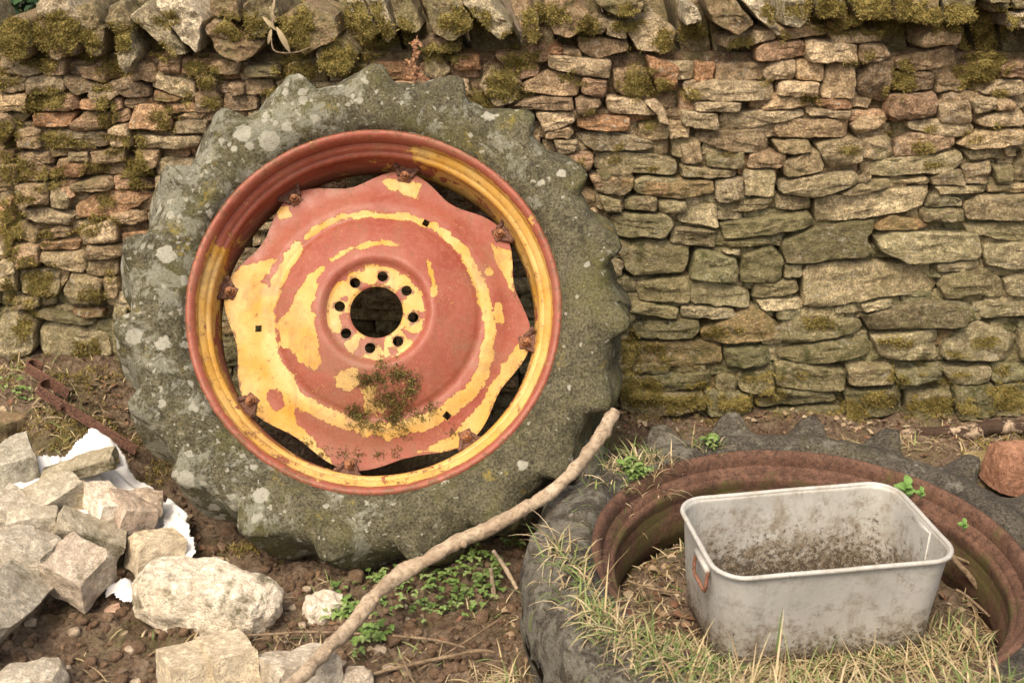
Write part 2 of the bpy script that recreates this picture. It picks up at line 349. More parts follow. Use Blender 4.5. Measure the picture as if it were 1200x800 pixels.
def stone_geo(poly, front=0.0, depth=.13, seed=0, N=40, tilt=None, rough=1.0, grow=0.0):
    rnd = random.Random(seed)
    if area(poly) < 0: poly = poly[::-1]
    cx = sum(p[0] for p in poly) / len(poly); cy = sum(p[1] for p in poly) / len(poly)
    q = resample(chaikin(poly, 1), N)
    hw = (max(p[0] for p in q) - min(p[0] for p in q)) / 2; hh = (max(p[1] for p in q) - min(p[1] for p in q)) / 2
    q2 = []
    for x, y in q:
        d = Vector((x - cx, y - cy)); l = d.length or 1
        k = 1 + (grow + .0075 * mn.noise(Vector((x * 24, y * 24, seed * .37))) + .003 * mn.noise(Vector((x * 80, y * 80, seed)))) / l
        q2.append((d.x * k, d.y * k))
    tx, ty = tilt if tilt else (rnd.uniform(-.10, .10), rnd.uniform(-.14, .10))
    rings = [(-.004, -depth), (-.003, -depth * .5), (-.0015, -.028), (-.0006, -.010), (.0008, -.0025), (.0035, 0)]
    v = []; S = Vector((seed * 1.7, seed * .9, seed * 2.3))
    cuts = []
    for _ in range(5):
        an = rnd.uniform(0, 2 * math.pi); sl = rnd.uniform(.25, .8); ca, sa = math.cos(an), math.sin(an); ext = hw * abs(ca) + hh * abs(sa)
        cuts.append((ca * sl, sa * sl, sl * ext * rnd.uniform(.45, .95)))
    def fr(x, y):
        c_ = min([0.0] + [k_ - a_ * x - b_ * y for a_, b_, k_ in cuts])
        return max(c_, -.022) + tx * x + ty * y + rough * (.006 * mn.noise(Vector((x * 14, y * 22, 0)) + S) + .005 * mn.noise(Vector((x * 35, y * 60, 3)) + S)
               + .0035 * round(2.2 * mn.noise(Vector((x * 5, y * 30, 9)) + S)) + .002 * mn.noise(Vector((x * 120, y * 120, 3)) + S))
    for ins, o in rings:
        for x, y in q2:
            xx = x * max(.2, 1 - ins / max(hw, .01)); yy = y * max(.2, 1 - ins / max(hh, .01)); v.append((cx + xx, cy + yy, front + o + (fr(xx, yy) if o > -.03 else 0)))
    bx, by = max(.3, 1 - .009 / max(hw, .01)), max(.3, 1 - .009 / max(hh, .01))
    for k in (.84, .66, .48, .30, .13):
        for x, y in q2:
            xx, yy = x * bx * k, y * by * k; v.append((cx + xx, cy + yy, front + (1 - k) * .002 + fr(xx, yy)))
    v.append((cx, cy, front + .002 + fr(0, 0)))
    nr = len(rings) + 5; f = []
    for r in range(nr - 1):
        for k in range(N):
            l = (k + 1) % N; f.append((r * N + k, r * N + l, (r + 1) * N + l, (r + 1) * N + k))
    c = nr * N; f += [((nr - 1) * N + k, (nr - 1) * N + (k + 1) % N, c) for k in range(N)]
    return v, f, (cx, cy)
def Zc(s, ox, oy, k): return [(ox + s[i] / k, oy + s[i + 1] / k) for i in range(0, len(s), 2)]
Z1 = ['148,210,230,210,230,262,150,262','245,235,370,245,365,290,300,280','222,262,350,300,350,320,265,335,225,300','530,262,680,285,682,345,640,348,528,305','540,320,630,348,620,358,540,355','690,265,760,270,765,345,705,340','810,300,860,295,860,332,810,335','855,285,950,280,965,330,860,335','100,270,220,265,222,322,100,335','98,340,150,340,150,390,98,385','150,330,265,338,280,385,150,392','282,350,385,345,380,380,285,385','120,398,265,400,240,445,115,450','250,430,310,388,390,400,378,455,245,465','30,415,65,402,95,410,60,440','455,450,475,370,572,368,600,430,596,455','575,362,700,370,690,390,590,402','600,422,670,395,720,400,700,422','605,470,615,430,725,425,725,472','470,470,540,480,705,480,690,520,480,523','380,455,450,435,460,520,385,515','145,460,372,468,375,520,145,530','50,455,140,458,140,520,60,520','50,545,90,545,172,595,165,635,65,635','0,530,45,530,48,565,0,570','308,540,430,525,440,570,330,580','175,600,230,580,305,582,290,622,180,625','240,650,378,628,400,660,380,672,245,675','390,625,470,625,550,668,400,668','260,730,310,690,400,675,535,688,480,730,380,770,265,770','85,538,165,540,170,578,95,570','232,540,300,540,300,570,230,575','313,325,440,275,450,320,330,372','735,215,850,220,840,262,740,262','862,230,975,235,975,268,865,270','560,200,635,200,630,262,565,262','0,185,90,205,25,250,0,255','0,335,90,330,90,390,0,395','100,650,165,645,168,720,65,720','180,640,240,690,235,740,180,725','0,580,58,580,60,650,0,660','430,350,530,348,535,372,430,385','0,400,28,405,50,450,0,520','0,270,90,275,92,320,0,325','385,290,450,280,520,310,525,340,440,340','15,255,90,215,140,215,140,260,90,268','385,345,425,350,425,380,390,395','395,395,450,390,455,425,395,430','475,530,560,525,545,590,480,600','640,205,730,215,730,260,640,260']
Z2 = ['830,130,1000,145,1015,180,890,210,840,175','735,195,950,215,945,280,730,240','630,300,720,250,842,275,835,340,640,325','848,275,932,285,925,345,845,330','600,375,680,345,812,345,815,388,640,385','828,352,905,345,922,365,880,405,828,400','580,392,675,388,680,420,620,440','682,395,815,395,820,430,760,450,715,460','830,408,1010,412,1010,465,830,455','935,345,1055,350,1110,410,940,400','725,465,800,450,815,472,800,488,725,490','745,495,830,498,825,535,760,540','820,485,920,458,1000,475,1095,500,1100,525,890,535','770,545,885,545,880,600,820,610','890,560,930,535,1090,545,1185,575,1185,620,890,600','870,615,985,625,985,680,900,675','988,620,1030,628,1025,660,990,690','1032,640,1060,625,1199,635,1199,692,1040,680','992,705,1060,685,1110,700,1108,740,1005,740','905,685,985,700,985,745,930,745','275,150,330,130,415,150,410,180,290,185','380,200,480,200,490,250,400,250','540,200,600,190,700,240,690,275,630,285','658,185,690,155,732,185,715,222,670,215','845,110,900,60,955,75,920,125,860,125','1000,90,1100,60,1180,110,1160,190,1050,180,1005,120','480,300,530,235,640,290,600,360,540,375','280,190,340,185,380,250,350,280,300,270','960,250,1060,240,1110,330,1000,340,960,320','775,170,835,180,850,205,780,190','740,180,770,172,775,190,735,192','1068,360,1110,362,1140,385,1150,435,1115,430,1110,400','1070,195,1190,240,1180,320,1115,320','940,75,990,80,1000,140,930,125']
Z3 = ['130,130,320,105,330,135,170,175,132,165','340,100,510,95,515,125,345,140','518,85,600,65,628,85,540,110','522,115,705,112,708,150,540,158','840,130,900,85,975,80,975,155,835,162','258,175,300,150,430,145,443,200,262,218','437,145,615,160,620,225,450,218','628,162,720,160,735,200,700,215,640,225,625,215','750,210,960,158,970,230,790,255,755,240','407,215,500,225,495,290,404,283','285,255,330,213,400,213,395,285,300,285','525,222,618,232,606,350,486,345','665,213,748,222,740,290,715,365,630,340,625,280','750,260,895,258,890,320,780,325,740,310','348,290,483,293,478,342,345,338','2,330,75,285,322,295,325,358,40,350','282,388,345,345,455,348,465,373,300,392','472,352,597,354,597,388,475,375','42,360,210,362,205,395,45,392','0,392,125,400,126,460,0,445','132,402,425,392,430,410,215,463,132,462','442,382,595,392,592,428,520,415,440,408','325,455,360,422,590,422,588,485,340,490','600,450,640,415,720,412,720,440,620,480','730,340,895,330,895,410,760,425,725,400','904,367,1020,364,1023,438,905,432','1022,355,1100,342,1103,385,1030,408','1105,347,1165,360,1168,385,1107,388','1060,335,1110,285,1200,278,1200,335','1125,240,1199,215,1199,272,1130,270','787,430,900,420,1040,450,1035,470,970,490,800,455','1032,430,1130,392,1199,390,1199,440,1060,448','970,510,1060,465,1199,452,1199,500,1020,525','48,475,290,457,308,495,305,540,180,540,60,500','318,502,440,497,453,535,345,540','0,512,62,514,70,575,0,578','90,535,225,537,222,600,90,590','238,545,365,540,365,575,340,592,232,592','470,512,590,487,628,500,632,568,520,598','352,567,480,532,500,580,488,600,365,620','635,489,740,487,743,558,638,558','750,500,800,472,960,482,960,522,800,550,748,552','662,590,700,562,985,537,990,570,930,610,720,622,660,620','998,535,1130,517,1133,552,1010,567','882,630,920,602,985,602,998,650,887,650','990,587,1085,572,1080,645,992,648','1090,585,1160,585,1158,640,1110,640','1167,600,1199,530,1230,560,1230,640,1167,635','0,587,195,607,196,626,0,626','118,640,213,634,213,710,120,713','220,607,326,602,324,693,224,693','337,640,480,617,603,602,623,640,520,678,440,693,342,678','552,685,620,647,735,630,738,655,600,688','745,642,860,627,880,640,868,653,750,650','890,657,1075,652,1070,680,905,683','1075,657,1230,650,1230,685,1080,680','468,700,860,657,878,667,853,730,560,783,475,788','864,735,900,672,985,710,978,723','330,692,453,697,453,743,330,740','132,725,310,697,323,712,300,738,132,758','847,740,988,737,988,778,847,775','993,717,1050,687,1230,692,1230,780,1002,773','1135,515,1180,525,1180,552,1140,552','600,640,655,590,658,620,640,640']
Z4 = ['348,152,590,120,610,132,608,155,360,196','110,30,328,32,326,65,215,78,107,60','80,77,166,72,166,113,82,108','172,84,250,87,248,118,174,120','222,132,300,97,333,102,343,163,232,148','32,127,190,122,208,145,193,188,37,183','207,162,343,174,328,218,202,203','347,207,503,187,510,205,380,218','40,195,260,202,258,255,240,288,90,298','264,285,281,222,398,252,393,316,267,298','404,290,412,237,490,217,523,247,518,308,407,316','520,197,620,162,778,140,780,165,755,190,778,225,758,243,530,263','787,158,830,127,943,150,900,166,790,166','917,117,1030,110,1033,143,920,143','787,187,830,172,1078,180,1083,238,1060,253,880,260,792,223','1037,152,1195,150,1230,195,1180,203,1042,178','1092,212,1230,207,1230,285,1097,268','957,267,1078,257,1080,283,962,290','970,300,1090,280,1143,312,1143,358,990,366,967,330','582,272,700,260,958,277,963,348,800,358,620,388,580,378','112,317,270,302,258,373,122,368','264,312,300,305,433,342,423,388,264,373','442,322,563,310,570,345,442,366','452,372,570,362,583,393,472,398','1152,312,1230,292,1230,365,1157,350','97,372,228,387,223,418,97,398','237,382,383,392,393,413,240,416','672,387,738,377,743,403,674,406','747,380,833,364,836,385,752,400','742,412,900,372,1043,377,1038,418,1000,436,772,453','1057,377,1230,374,1230,403,1077,418','97,427,283,422,288,445,268,473,112,473','294,450,440,387,528,450,488,486,302,483','492,480,532,417,738,422,753,453,560,493','500,512,768,467,773,518,600,543,507,528','777,472,958,447,960,538,800,528','974,490,1070,427,1183,462,1168,538,1080,533,977,528','1187,450,1230,440,1230,540,1190,528','112,487,288,482,353,502,348,553,117,558','362,502,483,500,486,543,362,550','502,552,520,537,698,562,688,618,507,608','702,547,828,547,833,598,707,603','840,562,963,562,968,588,842,603','977,557,1110,552,1110,600,1000,608','1115,545,1230,550,1230,598,1115,598','122,582,313,567,316,600,132,633','392,572,493,557,496,628,402,618','440,642,668,627,673,648,447,668','62,622,298,627,298,678,72,698','302,622,438,632,433,688,312,688','692,622,858,612,863,688,702,698','872,622,998,622,998,698,877,698','1007,612,1120,606,1120,688,1012,698','1125,605,1230,602,1230,690,1125,690','452,682,688,662,688,708,462,713','505,615,690,625,685,640,510,630','350,225,405,225,400,240,360,235','0,60,75,75,80,120,0,110','0,5,100,5,100,55,70,70,0,60','530,268,575,265,575,300,530,302']
Z5 = ['32,225,60,208,110,240,95,268,35,245','115,235,170,215,215,225,190,250,120,255','112,262,230,257,230,285,115,285','232,225,340,195,345,260,250,265','250,270,350,270,355,300,260,315','122,292,240,290,255,330,245,350,125,315','248,325,345,305,345,355,260,360','40,270,108,272,118,330,50,335','185,400,215,348,300,375,295,440,200,440','52,345,175,345,168,415,62,412','42,422,110,427,110,450,45,455','80,458,180,470,280,488,275,505,200,495,100,475','205,460,300,458,300,478,215,475','0,472,70,467,103,500,98,580,40,605,0,590','104,560,117,512,180,497,310,532,320,600,130,603','0,603,100,598,180,620,170,642,0,635','255,615,320,615,325,650,260,650','0,642,80,652,90,698,0,702','30,712,140,712,140,765,40,755','302,365,345,360,345,420,305,420','0,150,30,130,40,200,0,210','42,92,140,87,138,150,60,150','147,92,220,82,220,130,150,150','60,172,130,162,208,187,198,213,100,203','0,217,28,222,30,300,0,300','0,310,43,310,48,400,0,400','170,345,205,340,180,395,170,400','330,610,380,600,380,660,335,650','180,690,330,690,330,760,190,760','0,765,150,770,150,800,0,820','330,430,370,430,370,600,330,580']
COPE = [(1,'0,110,60,60,120,70,125,190,90,205,0,165',1),(1,'130,20,190,-60,300,60,280,190,235,165',0),(1,'95,80,160,85,250,185,225,210,130,150',1),(1,'240,40,330,0,375,100,370,185,330,190,290,110',.6),(1,'425,120,470,100,497,180,468,250,432,190',0),(1,'395,20,440,10,480,90,425,112,390,70',.6),(1,'465,60,520,0,600,80,665,185,622,190,560,130',.2),(1,'550,0,620,-60,725,60,705,180,650,130',-1),(1,'730,90,790,50,870,120,945,130,905,190,850,212,780,180',.8),(1,'735,-40,830,-20,855,70,760,45',.8),(1,'995,60,1080,10,1180,50,1197,130,1085,185,1010,130',.9),(1,'1120,160,1199,130,1260,180,1230,255,1130,240',1),(1,'870,20,960,-40,990,60,930,120,880,100',.7),
 (2,'5,-40,55,-40,135,110,102,130,60,90',.1),(2,'62,-50,135,-50,195,110,162,140',0),(2,'178,0,230,-50,290,90,270,112,200,90',.7),(2,'290,-40,400,-60,465,90,400,138,320,110',.9),(2,'420,0,490,-50,602,90,560,133',.1),(2,'600,30,640,-40,690,60,702,130,660,140',.5),(2,'700,-40,800,-60,885,70,800,132,745,110',.5),(2,'900,10,950,-40,1060,-40,1060,30,1000,60,955,50',.8),
 (3,'175,-30,260,-30,345,120,328,125',-.4),(3,'352,0,380,-40,440,-30,435,60,400,93,355,80',-.2),(3,'60,-30,150,-40,245,80,180,112,100,70',.8),(3,'0,0,42,20,52,60,0,85',.1),(3,'455,-40,540,-40,560,50,470,62',.6),(3,'560,-60,700,-60,720,60,600,60',1),(3,'720,-60,880,-60,880,70,740,60',1),(3,'885,-60,1010,-60,1000,70,900,70',1),(3,'1125,42,1240,32,1240,90,1130,90',-.2),(3,'1060,10,1140,10,1130,38,1080,40',.2),(3,'1020,-60,1110,-60,1120,5,1050,5',.8),(3,'1115,-60,1230,-60,1230,28,1145,20',.6)]
ZT = {1: (0, 0, 3.0), 2: (400, 0, 3.0), 3: (800, 0, 3.0), 4: (700, 200, 2.4), 5: (0, 180, 2.5)}
def zpoly(k, s):
    ox, oy, sc = ZT[k]; a = [float(x) for x in s.split(',')]
    return [Pw(ox + a[i] / sc, oy + a[i + 1] / sc) for i in range(0, len(a), 2)]
PALA = [(.34,.265,.18), (.29,.22,.15), (.41,.335,.24), (.24,.185,.13), (.33,.28,.20), (.35,.245,.175)]
PALB = [(.28,.25,.16), (.35,.315,.22), (.22,.195,.13), (.31,.27,.18), (.26,.25,.165), (.37,.33,.235)]
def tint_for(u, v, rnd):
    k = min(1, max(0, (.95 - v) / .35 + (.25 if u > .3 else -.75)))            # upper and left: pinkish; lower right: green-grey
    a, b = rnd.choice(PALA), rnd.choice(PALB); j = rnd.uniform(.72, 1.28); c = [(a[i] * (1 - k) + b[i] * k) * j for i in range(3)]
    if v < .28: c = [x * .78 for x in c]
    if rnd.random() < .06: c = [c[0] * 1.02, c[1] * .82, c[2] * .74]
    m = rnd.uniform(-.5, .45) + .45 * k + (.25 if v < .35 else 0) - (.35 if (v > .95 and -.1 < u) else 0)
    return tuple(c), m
stones = []            # (poly, tint, moss, front)
rs = random.Random(11)
for k, L_ in ((1, Z1), (2, Z2), (3, Z3), (4, Z4), (5, Z5)):
    for s in L_:
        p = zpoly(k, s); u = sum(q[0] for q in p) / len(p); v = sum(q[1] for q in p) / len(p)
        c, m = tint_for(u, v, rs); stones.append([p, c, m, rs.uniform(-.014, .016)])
traced = [(min(q[0] for q in s[0]), max(q[0] for q in s[0]), min(q[1] for q in s[0]), max(q[1] for q in s[0]), s[0]) for s in stones]
def inside(x, y, poly):
    c = False; j = len(poly) - 1
    for i in range(len(poly)):
        if (poly[i][1] > y) != (poly[j][1] > y) and x < (poly[j][0] - poly[i][0]) * (y - poly[i][1]) / (poly[j][1] - poly[i][1]) + poly[i][0]: c = not c
        j = i
    return c
def covered(x, y): return any(a <= x <= b and c <= y <= d and inside(x, y, p) for a, b, c, d, p in traced)
# courses beyond and between the ones seen clearly
v = -.03
while v < 1.17:
    h = rs.uniform(.032, .062); u = -4.2 + rs.uniform(0, .1)
    while u < 4.2:
        wd = rs.uniform(.06, .17); a, b = u + .003, u + wd - .003
        if v + h > 1.19: break
        n = sum(covered(a + (b - a) * i / 4, v + h * j / 3) for i in range(5) for j in range(1, 3)) / 10
        near = abs(u) < 1.75
        if n < .75:
            jt = lambda: rs.uniform(-.005, .005)
            p = [(a + jt(), v + jt()), ((a + b) / 2, v + jt()), (b + jt(), v + jt()), (b + jt(), v + h + jt() - .004), ((a + b) / 2, v + h + jt()), (a + jt(), v + h + jt() - .004)]
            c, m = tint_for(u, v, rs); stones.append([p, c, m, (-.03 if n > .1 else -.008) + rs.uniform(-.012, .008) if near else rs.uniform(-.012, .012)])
        u += wd
    v += h
wall = empty('dry_stone_wall', (0, WY, 0))
tag(wall, 'dry stone wall of rough brown and lichened sandstone blocks with leaning mossy cope stones', 'wall')
def wall_mesh(p, front, seed, col, ms, mb, depth=.13, **kw):
    vv, ff, c = stone_geo(p, front, depth, seed, grow=.0015, **kw); mb.add([(x, WB * y - o, y) for x, y, o in vv], ff, col, ms)
order = sorted(range(len(stones)), key=lambda i: -abs(area(stones[i][0])) * (1 if abs(stones[i][0][0][0]) < 1.6 else 0))
# keep as parts only stones that the standing wheel does not hide
def hidden(p):
    u = sum(q[0] for q in p) / len(p); v = sum(q[1] for q in p) / len(p); d = Vector(wallpt(u, v)) - Vector((0, 0, CAM_H))
    f = Vector((0, math.cos(PITCH), -math.sin(PITCH))); up = Vector((0, math.sin(PITCH), math.cos(PITCH))); px = 600 + FPX * d.x / d.dot(f); py = 400 - FPX * d.dot(up) / d.dot(f)
    return ((px - 438) / 300) ** 2 + ((py - 372) / 290) ** 2 < 1
big = [i for i in order if not hidden(stones[i][0]) and abs(stones[i][0][0][0]) < 1.6][:100]; bs = set(big)
for i in big:
    p, c, m, fr = stones[i]; b = MB(); wall_mesh(p, fr, i, c, m, b); b.build('wall_stone', M_STONE, wall, sharp=32)
b = MB()
for i, (p, c, m, fr) in enumerate(stones):
    if i not in bs: wall_mesh(p, fr, i, c, m, b, N=32 if abs(p[0][0]) < 1.7 else 16)
tag(b.build('small_wall_stones', M_STONE, wall, sharp=32), kind='stuff')
# hearting: rubble core behind the face
b = MB(); core = []
n_u, n_v = 240, 34
for j in range(n_v):
    for i in range(n_u):
        u = -4.2 + 8.4 * i / (n_u - 1); vv = -.1 + 1.30 * j / (n_v - 1)
        core.append((u, WB * vv + .075 + .03 * fbm((u * 14, vv * 14, 2)), vv))
fc = [(j * n_u + i, j * n_u + i + 1, (j + 1) * n_u + i + 1, (j + 1) * n_u + i) for j in range(n_v - 1) for i in range(n_u - 1)]
b.add(core, fc, (.14, .10, .07), .3)
bk, bf = box((0, .40, .55), (8.4, .5, 1.30)); b.add(bk, bf, (.14, .10, .07), .3)
b.build('rubble_core', M_STONE, wall)
# cope stones
for i, (k, s, m) in enumerate(COPE):
    p = zpoly(k, s); b = MB(); rnd = random.Random(500 + i)
    if m < -.3: c = (.50, .46, .38)
    elif m < .3: c = rnd.choice([(.36, .33, .26), (.31, .28, .21), (.34, .30, .235)])
    else: c = rnd.choice([(.20, .17, .11), (.24, .18, .12)])
    wall_mesh(p, .035 + rnd.uniform(-.01, .03), 900 + i, c, m * .5 - .1, b, depth=.26, rough=1.7, tilt=(rnd.uniform(-.2, .2), rnd.uniform(-.35, -.05))); b.build('cope_stone', M_STONE, wall, sharp=32)
b = MB(); u = -4.2
i = 0
while u < 4.2:                                             # the rest of the coping beyond the frame and the back row
    wd = rs.uniform(.05, .10); lean = rs.uniform(.03, .10); h = rs.uniform(.17, .23)
    fr = .03 if abs(u) > 1.62 else -.10
    p = [(u, 1.15), (u + wd, 1.14), (u + wd - lean, 1.15 + h), (u - lean, 1.16 + h)]
    if abs(u) > 1.62 or u > -1.2: wall_mesh(p, fr, 2000 + i, (.20, .165, .11), .4, b, depth=.34, N=24, rough=1.6)
    u += wd + .012; i += 1
tag(b.build('back_cope_stones', M_STONE, wall), kind='stuff')

# ------------------------------------------------------------------ tractor wheels
TW = -.135                                                  # centre plane of the tyre behind the rim lip
half = [(.478, -.022), (.490, -.014), (.498, .002), (.512, .018), (.535, .032), (.562, .041), (.59, .042), (.615, .034), (.635, .018), (.648, -.004), (.656, -.035), (.661, -.075), (.664, -.11)]
def tyre_profile(sub=4):
    p = half + [(.665, TW)] + [(r, 2 * TW - o) for r, o in half[::-1]]
    P = [Vector((a, b, 0)) for a, b in p]; q = []
    for i in range(len(P) - 1):
        p0 = P[max(i - 1, 0)]; p1 = P[i]; p2 = P[i + 1]; p3 = P[min(i + 2, len(P) - 1)]
        for k in range(sub):
            t = k / sub; v = .5 * ((2 * p1) + (p2 - p0) * t + (2 * p0 - 5 * p1 + 4 * p2 - p3) * t * t + (3 * p1 - p0 - 3 * p2 + p3) * t ** 3); q.append((v.x, v.y))
    q.append((p[-1][0], p[-1][1])); return q
def make_tyre(mat, parent, seed, phase, nl=19, lug=.046, droop=0.0, rise=0.0, worn=None):
    pr = [(r, o - droop * sst(.50, .63, r) if o > TW else o) for r, o in tyre_profile()]; m = len(pr); n = 950
    nrm = []
    for j in range(m):
        a, b = pr[max(j - 1, 0)], pr[min(j + 1, m - 1)]; d = Vector((b[0] - a[0], b[1] - a[1])).normalized(); nn = Vector((-d.y, d.x))
        nrm.append(nn if nn.x * 1 + abs(nn.y) > 0 and (nn.dot(Vector((pr[j][0] - .56, pr[j][1] - TW))) > 0) else -nn)
    pitch = 2 * math.pi / nl
    def f(a, j, r, o):
        w = o - TW; side = 1 if w > 0 else 0; aw = abs(w)
        fade = sst(.595, .640, r) if (aw > .10 or w > .02) and r < .66 else 1.0
        x = (a - phase + side * pitch * .5 - (.17 - min(aw, .17)) * 1.0) / pitch; kx = math.floor(x); x = (x - kx) - .5
        wob = .05 * mn.noise(Vector((kx * 3.7, seed, side * 9)))
        xm = (x + wob) * pitch * r                              # metres along the circumference
        up = sst(-.055, -.012, xm) ** 1.3 * (1 - sst(.004, .105, xm)) ** 1.25
        cent = sst(-.02, .03, w) if side else sst(-.02, .03, -w)
        h = lug * (1.0 if side else .55) * (.9 + .25 * mn.noise(Vector((kx * 1.3, seed * 2, side)))) * up * fade * (cent if aw < .06 else 1)
        if worn: h *= worn(math.degrees(a) % 360)
        P = Vector((math.cos(a) * r, o, math.sin(a) * r))
        h += (.007 * mn.noise(P * 5 + Vector((seed, 0, 0))) + .0035 * mn.noise(P * 17) + .0015 * mn.noise(P * 50)) * sst(.49, .53, r)
        nn = nrm[j]
        k = 1.0 if aw < .12 else (.92)
        return r + nn.x * h * k + (h * .35 if fade < 1 and aw > .1 else 0), o + nn.y * h + max(0, h - .012) * rise * sst(.02, .09, w)
    v, fc = revolve(pr, n, f=f)
    b = MB(); b.add(v, fc); return b.build('tyre', mat, parent)
rimp = [(.462, -.030), (.484, -.026), (.492, -.018), (.500, -.010), (.5035, -.001), (.501, .006), (.494, .009), (.486, .006), (.480, -.003), (.4765, -.015), (.475, -.028), (.4745, -.037), (.471, -.0435), (.463, -.0465), (.454, -.048), (.4475, -.052), (.4455, -.060), (.4465, -.078), (.449, -.090), (.446, -.102), (.442, -.113), (.439, -.122), (.438, -.160), (.439, -.172), (.443, -.182), (.448, -.195), (.452, -.222), (.470, -.230), (.475, -.242), (.480, -.262), (.494, -.275), (.500, -.270), (.497, -.258), (.480, -.248), (.474, -.225), (.456, -.215), (.452, -.190), (.443, -.165), (.443, -.120), (.445, -.098), (.455, -.060)]
def make_rim(mat, parent, maskf, seed):
    v, f = revolve(rimp, 420, closed_prof=True, f=lambda a, j, r, o: (r + .0012 * mn.noise(Vector((math.cos(a) * 4, math.sin(a) * 4, seed + j * .1))), o + .0025 * mn.noise(Vector((math.cos(a) * 3, math.sin(a) * 3, seed)))))
    ms = []; tn = []
    for p in v:
        m_, r_ = maskf(math.hypot(p[0], p[2]), -p[1], math.degrees(math.atan2(p[2], p[0]))); ms.append(m_); tn.append((r_, r_, r_))
    b = MB(); b.add(v, f, tn, ms); return b.build('rim', mat, parent)
# --- standing wheel
EL = R(33.5)
wc = Vector((-.3671, 3.0035, .6352))
wheel = empty('tractor_wheel', wc)
nvec = Vector((math.sin(R(3)) * math.cos(EL), -math.cos(R(3)) * math.cos(EL), math.sin(EL)))
ax = Vector((0, 0, 1)).cross(nvec).normalized(); zz = nvec.cross(ax).normalized()
wheel.matrix_world = Matrix.Translation(wc) @ Matrix((ax, -nvec, zz)).transposed().to_4x4()
tag(wheel, 'large tractor wheel with peeling red and yellow centre leaning upright against the wall', 'tractor wheel')
make_tyre(M_TY1, wheel, 3, R(88), lug=.046)
def rim_mask(r, o, a):
    P_ = Vector((math.cos(R(a)), math.sin(R(a)), 0)); a = a + 34 * mn.noise(P_ * 3 + Vector((0, 0, o * 14))) + 14 * mn.noise(P_ * 12 + Vector((0, 0, o * 40)))
    if o > -.012 and r > .474: m_ = .30 + .16 * mn.noise(P_ * 5) + (.06 if r < .492 and a < 60 else 0)
    else:
        wr = sst(55, 105, a) * (1 - sst(125, 180, a)); wl_ = sst(180, 150, -a) if a < 0 else 0
        m_ = (.72 if o > -.06 else (.66 if o > -.10 else .56)) * (1 - wr) + (.16 if o > -.06 else .36) * wr - (.10 if a < -70 else 0)
    rr = .75 if (o < .005 and r > .498) else (.40 if r > .492 else .16)
    if a < -60 and a > -150: rr += .12
    return m_, rr
make_rim(M_PAINT, wheel, rim_mask, 1)
# wheel disc
CL = [79, 34, -11, -55, -101, -146.5, 169, 124]
prof = [(.072, -.058), (.078, -.055), (.10, -.055), (.128, -.055), (.136, -.052), (.144, -.044), (.152, -.040), (.162, -.040), (.172, -.043), (.19, -.049), (.21, -.056), (.23, -.064), (.25, -.073), (.268, -.082), (.278, -.090), (.286, -.093), (.296, -.092), (.31, -.092), (.325, -.095), (.34, -.101), (.355, -.108), (.368, -.112), (.385, -.115), (.40, -.117)]
def dr(a):
    d = min(abs((a - c + 180) % 360 - 180) for c in CL); t = max(0, 1 - d / 22.5)
    b_ = .392 - .009 * math.sin(R(a)); return b_ + (.430 - b_) * (1 - sst(.0, .95, 1 - t)) ** .85
def disc_out(r): 
    for i in range(len(prof) - 1):
        if r <= prof[i + 1][0]: t = max(0, (r - prof[i][0]) / (prof[i + 1][0] - prof[i][0])); return prof[i][1] * (1 - t) + prof[i + 1][1] * t
    return prof[-1][1] - (r - .40) * .1
n = 360; rr_ = []
rin = [.072, .0735, .077] + list(np.arange(.082, .36, .0035)); K = 14
def disc_pts(off):
    v = []
    for i in range(n):
        a = i * 360 / n; c, s = math.cos(R(a)), math.sin(R(a)); ro = dr(a)
        for k in range(len(rin)):
            r = .072 + (rin[k] - .072) * (ro - .004 - .072) / (.3585 - .072) if rin[k] > .33 else rin[k]
            if rin[k] <= .33: r = rin[k]
            else: t = (rin[k] - .33) / (rin[-1] - .33); r = .33 + t * (ro - .33)
            P = Vector((r * c, 0, r * s)); o = disc_out(r) + .0022 * mn.noise(P * 7) + .0008 * mn.noise(P * 22)
            v.append((r * c, -(o - off), r * s))
    return v
m = len(rin); A = disc_pts(0); B = disc_pts(.007); f = []
for i in range(n):
    k = (i + 1) % n
    for j in range(m - 1):
        f.append((i * m + j, i * m + j + 1, k * m + j + 1, k * m + j)); f.append((n * m + i * m + j, n * m + k * m + j, n * m + k * m + j + 1, n * m + i * m + j + 1))
    f.append((i * m + m - 1, n * m + i * m + m - 1, n * m + k * m + m - 1, k * m + m - 1)); f.append((i * m, k * m, n * m + k * m, n * m + i * m))
b = MB(); b.add(A + B, f); disc = b.build('wheel_disc', M_PAINT, wheel)
bm = bmesh.new(); bm.from_mesh(disc.data); bmesh.ops.recalc_face_normals(bm, faces=bm.faces); bm.to_mesh(disc.data); bm.free()
# bolt holes and three square holes cut through the disc
b = MB()
for q in range(8):
    a = R(80 - 45 * q); cx, cz = .101 * math.cos(a), .101 * math.sin(a); vv = [(cx + .0145 * math.cos(t * math.pi / 12), yy, cz + .0145 * math.sin(t * math.pi / 12)) for yy in (.02, .09) for t in range(24)]
    b.add(vv, [tuple(range(24)), tuple(range(47, 23, -1))] + [(t, t + 24, (t + 1) % 24 + 24, (t + 1) % 24) for t in range(24)])
for px, py, ro in ((498, 258, 30), (301, 379, 2), (519, 483, 40)):
    x, z = (px - 439.5) / 426, (366 - py) / 414; M_ = Matrix.Rotation(R(ro), 3, 'Y'); b.add(*box((x, .09, z), (.018, .12, .018), M_))
cut = b.build('cutter', M_PAINT, None, False)
bm = bmesh.new(); bm.from_mesh(cut.data); bmesh.ops.recalc_face_normals(bm, faces=bm.faces); bm.to_mesh(cut.data); bm.free()
